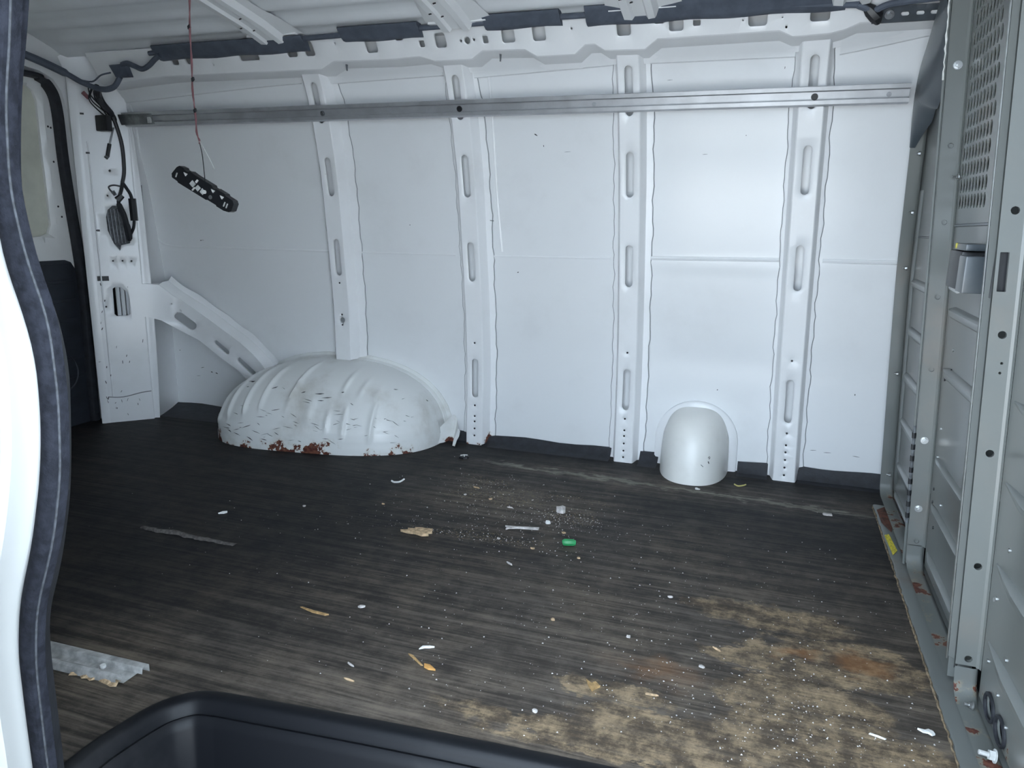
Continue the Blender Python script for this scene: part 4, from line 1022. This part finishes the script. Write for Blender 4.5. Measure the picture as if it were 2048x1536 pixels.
m_.grid([[(x, .842+rr.uniform(-.006, .004), .0008), (x, .848+rr.uniform(-.002, .002), .006+rr.uniform(-.002, .003)), (x, .853, .004)] for x in np.linspace(-1.07, -.97, 12)]); o = m_.build('glue_residue', M['tan'], tk, smooth=False); o.matrix_parent_inverse = tinv

# scraps on the floor -----------------------------------------------------------
def scrap(name, label, cat, mat, cx, cy, pts, th=.004, a=0, group=None, jag=0.0):
    rr_ = random.Random(int(abs(cx*1000+cy*377)))
    ca, sa = math.cos(R(a)), math.sin(R(a)); n = len(pts)
    q = [(cx+u*ca-v*sa, cy+u*sa+v*ca) for u, v in pts]
    vs_ = [(x, y, .0005) for x, y in q]+[(x+rr_.uniform(-.0006, .0006), y+rr_.uniform(-.0006, .0006), th*rr_.uniform(.7, 1.2)) for x, y in q]
    mx = sum(x for x, y in q)/n; my = sum(y for x, y in q)/n
    vs_.append((mx, my, th*1.25))
    f_ = [tuple(range(n-1, -1, -1))]+[(k, (k+1) % n, n+(k+1) % n, n+k) for k in range(n)]+[(n+k, n+(k+1) % n, 2*n) for k in range(n)]
    return tag(mk(name, vs_, f_, mat, smooth=False), label, cat, group)
def jagged(lx, ly, n, s):
    r_ = random.Random(s); return [(lx/2*math.cos(2*math.pi*k/n)*r_.uniform(.7, 1.15), ly/2*math.sin(2*math.pi*k/n)*r_.uniform(.6, 1.2)) for k in range(n)]
sp_ = [(-.040, -.006), (-.020, -.012), (.000, -.012), (.020, -.020), (.036, -.014), (.026, -.004), (.040, .002), (.028, .006), (.036, .018), (.020, .014), (.010, .022), (-.010, .014), (-.004, .006), (-.026, .008), (-.014, .000)]
scrap('wood_splinter', 'large tan splintered piece of wood on the dark floor', 'wood piece', M['tan'], -.783, 1.583, sp_, .007, 6)
scrap('wood_stick', 'thin pale wood stick lying left of the green scrap', 'stick', M['stone'], -.544, 1.698, [(-.042, -.010), (-.034, -.004), (-.010, -.001), (.012, -.003), (.040, -.005), (.042, .003), (.014, .006), (-.010, .003), (-.032, .004), (-.044, .010), (-.038, 0)], .005, 16)
m_ = MB(); m_.tube([(-.424, 1.641, .007), (-.420, 1.642, .008), (-.400, 1.648, .008), (-.394, 1.65, .007)], [.006, .0085, .0085, .006], 8)
tag(m_.build('green_scrap', M['green']), 'small bright green plastic pellet on the floor', 'plastic piece')
m_ = MB(); m_.tube(smooth_path([(-1.012, 1.886, .004), (-1.0, 1.878, .004), (-.985, 1.884, .005), (-.978, 1.90, .009)], 5), .0028, 6)
tag(m_.build('white_curl', M['white_bit']), 'curled white plastic shaving in front of the wheel arch', 'shaving')
scrap('paper_bit', 'tiny white scrap in the darkest part of the floor', 'scrap', M['white_bit'], -1.308, 1.512, [(-.010, -.005), (.004, -.003), (.010, .004), (.002, .007), (-.006, .001)], .005, 20)
scrap('pale_stone', 'small grey stone beside the spilled sawdust', 'stone', M['stone'], -.482, 1.839, jagged(.024, .024, 8, 5), .014)
scrap('pale_pebble', 'white pebble right of the pale wood stick', 'pebble', M['white_bit'], -.494, 1.755, jagged(.014, .012, 7, 6), .006)
k_ = empty('black_white_bit', (-.90, 2.174, .001)); tag(k_, 'black scrap with a white mark near the second pillar foot', 'scrap')
kin = Matrix.Translation((.90, -2.174, -.001))
o = scrap('rubber_piece', None, None, M['black'], -.90, 2.174, jagged(.036, .03, 8, 3), .007); o.parent = k_; o.matrix_parent_inverse = kin
m_ = MB(); m_.tube([(-.912, 2.170, .009), (-.902, 2.176, .010), (-.896, 2.164, .009)], .0018, 5); m_.tube([(-.902, 2.176, .010), (-.892, 2.182, .009)], .0016, 5)
o = m_.build('white_mark', M['white_bit'], k_); o.matrix_parent_inverse = kin
scrap('torn_leaf', 'ragged tan leaf fragment near the step well', 'leaf', M['leaf'], -.228, 1.116, [(-.014, .012), (-.004, .004), (.002, .010), (.012, .002), (.006, -.006), (.002, -.014), (-.004, -.006), (-.008, .0)], .005)
scrap('orange_leaf', 'small orange leaf fragment in the middle foreground', 'leaf', simple('orange_leaf', (.62, .33, .10), .7), -.510, 1.070, [(-.012, .004), (-.002, .006), (.008, .002), (.016, -.002), (.004, -.006), (-.006, -.004)], .004, -10)
scrap('leaf_stalk', 'thin brown stalk beside the orange leaf fragment', 'stalk', M['leaf'], -.540, 1.082, [(-.024, .001), (.018, -.003), (.022, -.001), (-.014, .004)], .003, -28)
scrap('white_feather', 'curved white shaving above the orange leaf fragment', 'shaving', M['white_bit'], -.540, 1.125, [(-.010, -.010), (-.006, -.002), (.004, .004), (.014, .005), (.006, .0), (-.002, -.003)], .004)
scrap('twig', 'yellowish twig lying left of the middle foreground', 'twig', M['leaf'], -.804, 1.161, [(-.034, .005), (.000, -.002), (.030, -.001), (.036, .004), (.004, .003), (-.030, .008)], .003, -4)
scrap('seed_bit', 'tiny pale seed husk right of the yellowish twig', 'husk', M['stone'], -.723, 1.212, jagged(.014, .008, 6, 9), .004, 30)
scrap('paper_chip', 'pale torn chip beside the metal threshold strip', 'chip', M['white_bit'], .286, 1.181, [(-.014, .003), (-.004, .004), (.002, .007), (.008, .004), (.010, -.003), (.005, -.007), (.0, -.003), (-.007, -.003)], .003)
scrap('straw', 'short white straw-like sliver near the threshold strip', 'sliver', M['white_bit'], .211, 1.142, [(-.012, .003), (.010, -.003), (.012, -.001), (-.010, .005)], .003)
scrap('white_chip', 'small white chip in front of the rounded pipe cover', 'chip', M['white_bit'], -.156, 2.153, jagged(.014, .012, 7, 2), .004)
m_ = MB(); m_.tube(smooth_path([(-.056, 2.232, .003), (-.045, 2.220, .003), (-.030, 2.228, .004), (-.024, 2.238, .004)], 5), .0022, 6)
tag(m_.build('yellow_curl', simple('yellow_shaving', (.6, .55, .2), .6)), 'curled yellow shaving beside the rounded pipe cover', 'shaving')
scrap('glue_flake', 'flat pale flake on the seam near the partition', 'flake', M['stone'], .193, 2.081, jagged(.03, .02, 8, 14), .003)
bits = [(-.76, 1.93), (-.77, 1.866), (-.69, 1.86), (-.51, 1.50), (-.485, 1.595), (-.06, 1.238), (-.04, 1.305), (-.146, 1.473), (-.37, 1.585), (-.62, 1.82), (-.35, 1.30), (-.30, 1.02), (-.62, .99), (-1.14, 1.63), (-.95, 1.72), (-.64, 1.03), (-.44, 1.71), (-.58, 1.62), (-.13, 1.127), (-.20, 1.29)]
for i, (x, y) in enumerate(bits):
    long_ = i % 3 == 0
    scrap('litter_bit', 'tiny pale splinter scattered on the dark floor', 'splinter', M['stone' if i % 2 else 'tan'], x, y, jagged(.022 if long_ else .011, .004 if long_ else .008, 7, 30+i), .003, random.uniform(-40, 40), 'tiny pale splinters on the floor')
# crumbs and sawdust grains, too many to count
cr_ = MB(); rr = random.Random(77)
def grain(x, y, s):
    a = rr.uniform(0, 6.28); p = [(x+s*math.cos(a+k*2.1)*rr.uniform(.6, 1.2), y+s*math.sin(a+k*2.1)*rr.uniform(.6, 1.2), .0003) for k in range(3)]
    cr_.add(p+[(x, y, s*rr.uniform(.8, 1.3))], [(0, 1, 3), (1, 2, 3), (2, 0, 3)])
def ok(x, y): return -1.7 < x < .30 and .96+.03*x < y < 2.28 and not (x < -1.0 and y > 1.98)
for cx, cy, sx, sy, n in ((-.46, 1.80, .06, .035, 260), (-.62, 1.78, .16, .12, 420), (-.62, 1.62, .12, .02, 160), (-.75, 1.98, .1, .05, 110), (-.35, 1.6, .3, .2, 260), (.08, 1.12, .14, .07, 420), (.0, 1.2, .25, .2, 360), (-.3, 1.15, .35, .2, 300), (-.9, 1.5, .3, .25, 150), (.1, 1.5, .2, .3, 150)):
    for _ in range(n):
        x, y = rr.gauss(cx, sx), rr.gauss(cy, sy)
        if ok(x, y): grain(x, y, .0007+.0016*rr.random()**3)
o = cr_.build('floor_crumbs', M['stone'], smooth=False); tag(o, 'pale crumbs and sawdust grains scattered over the floor', 'crumbs', kind='stuff')
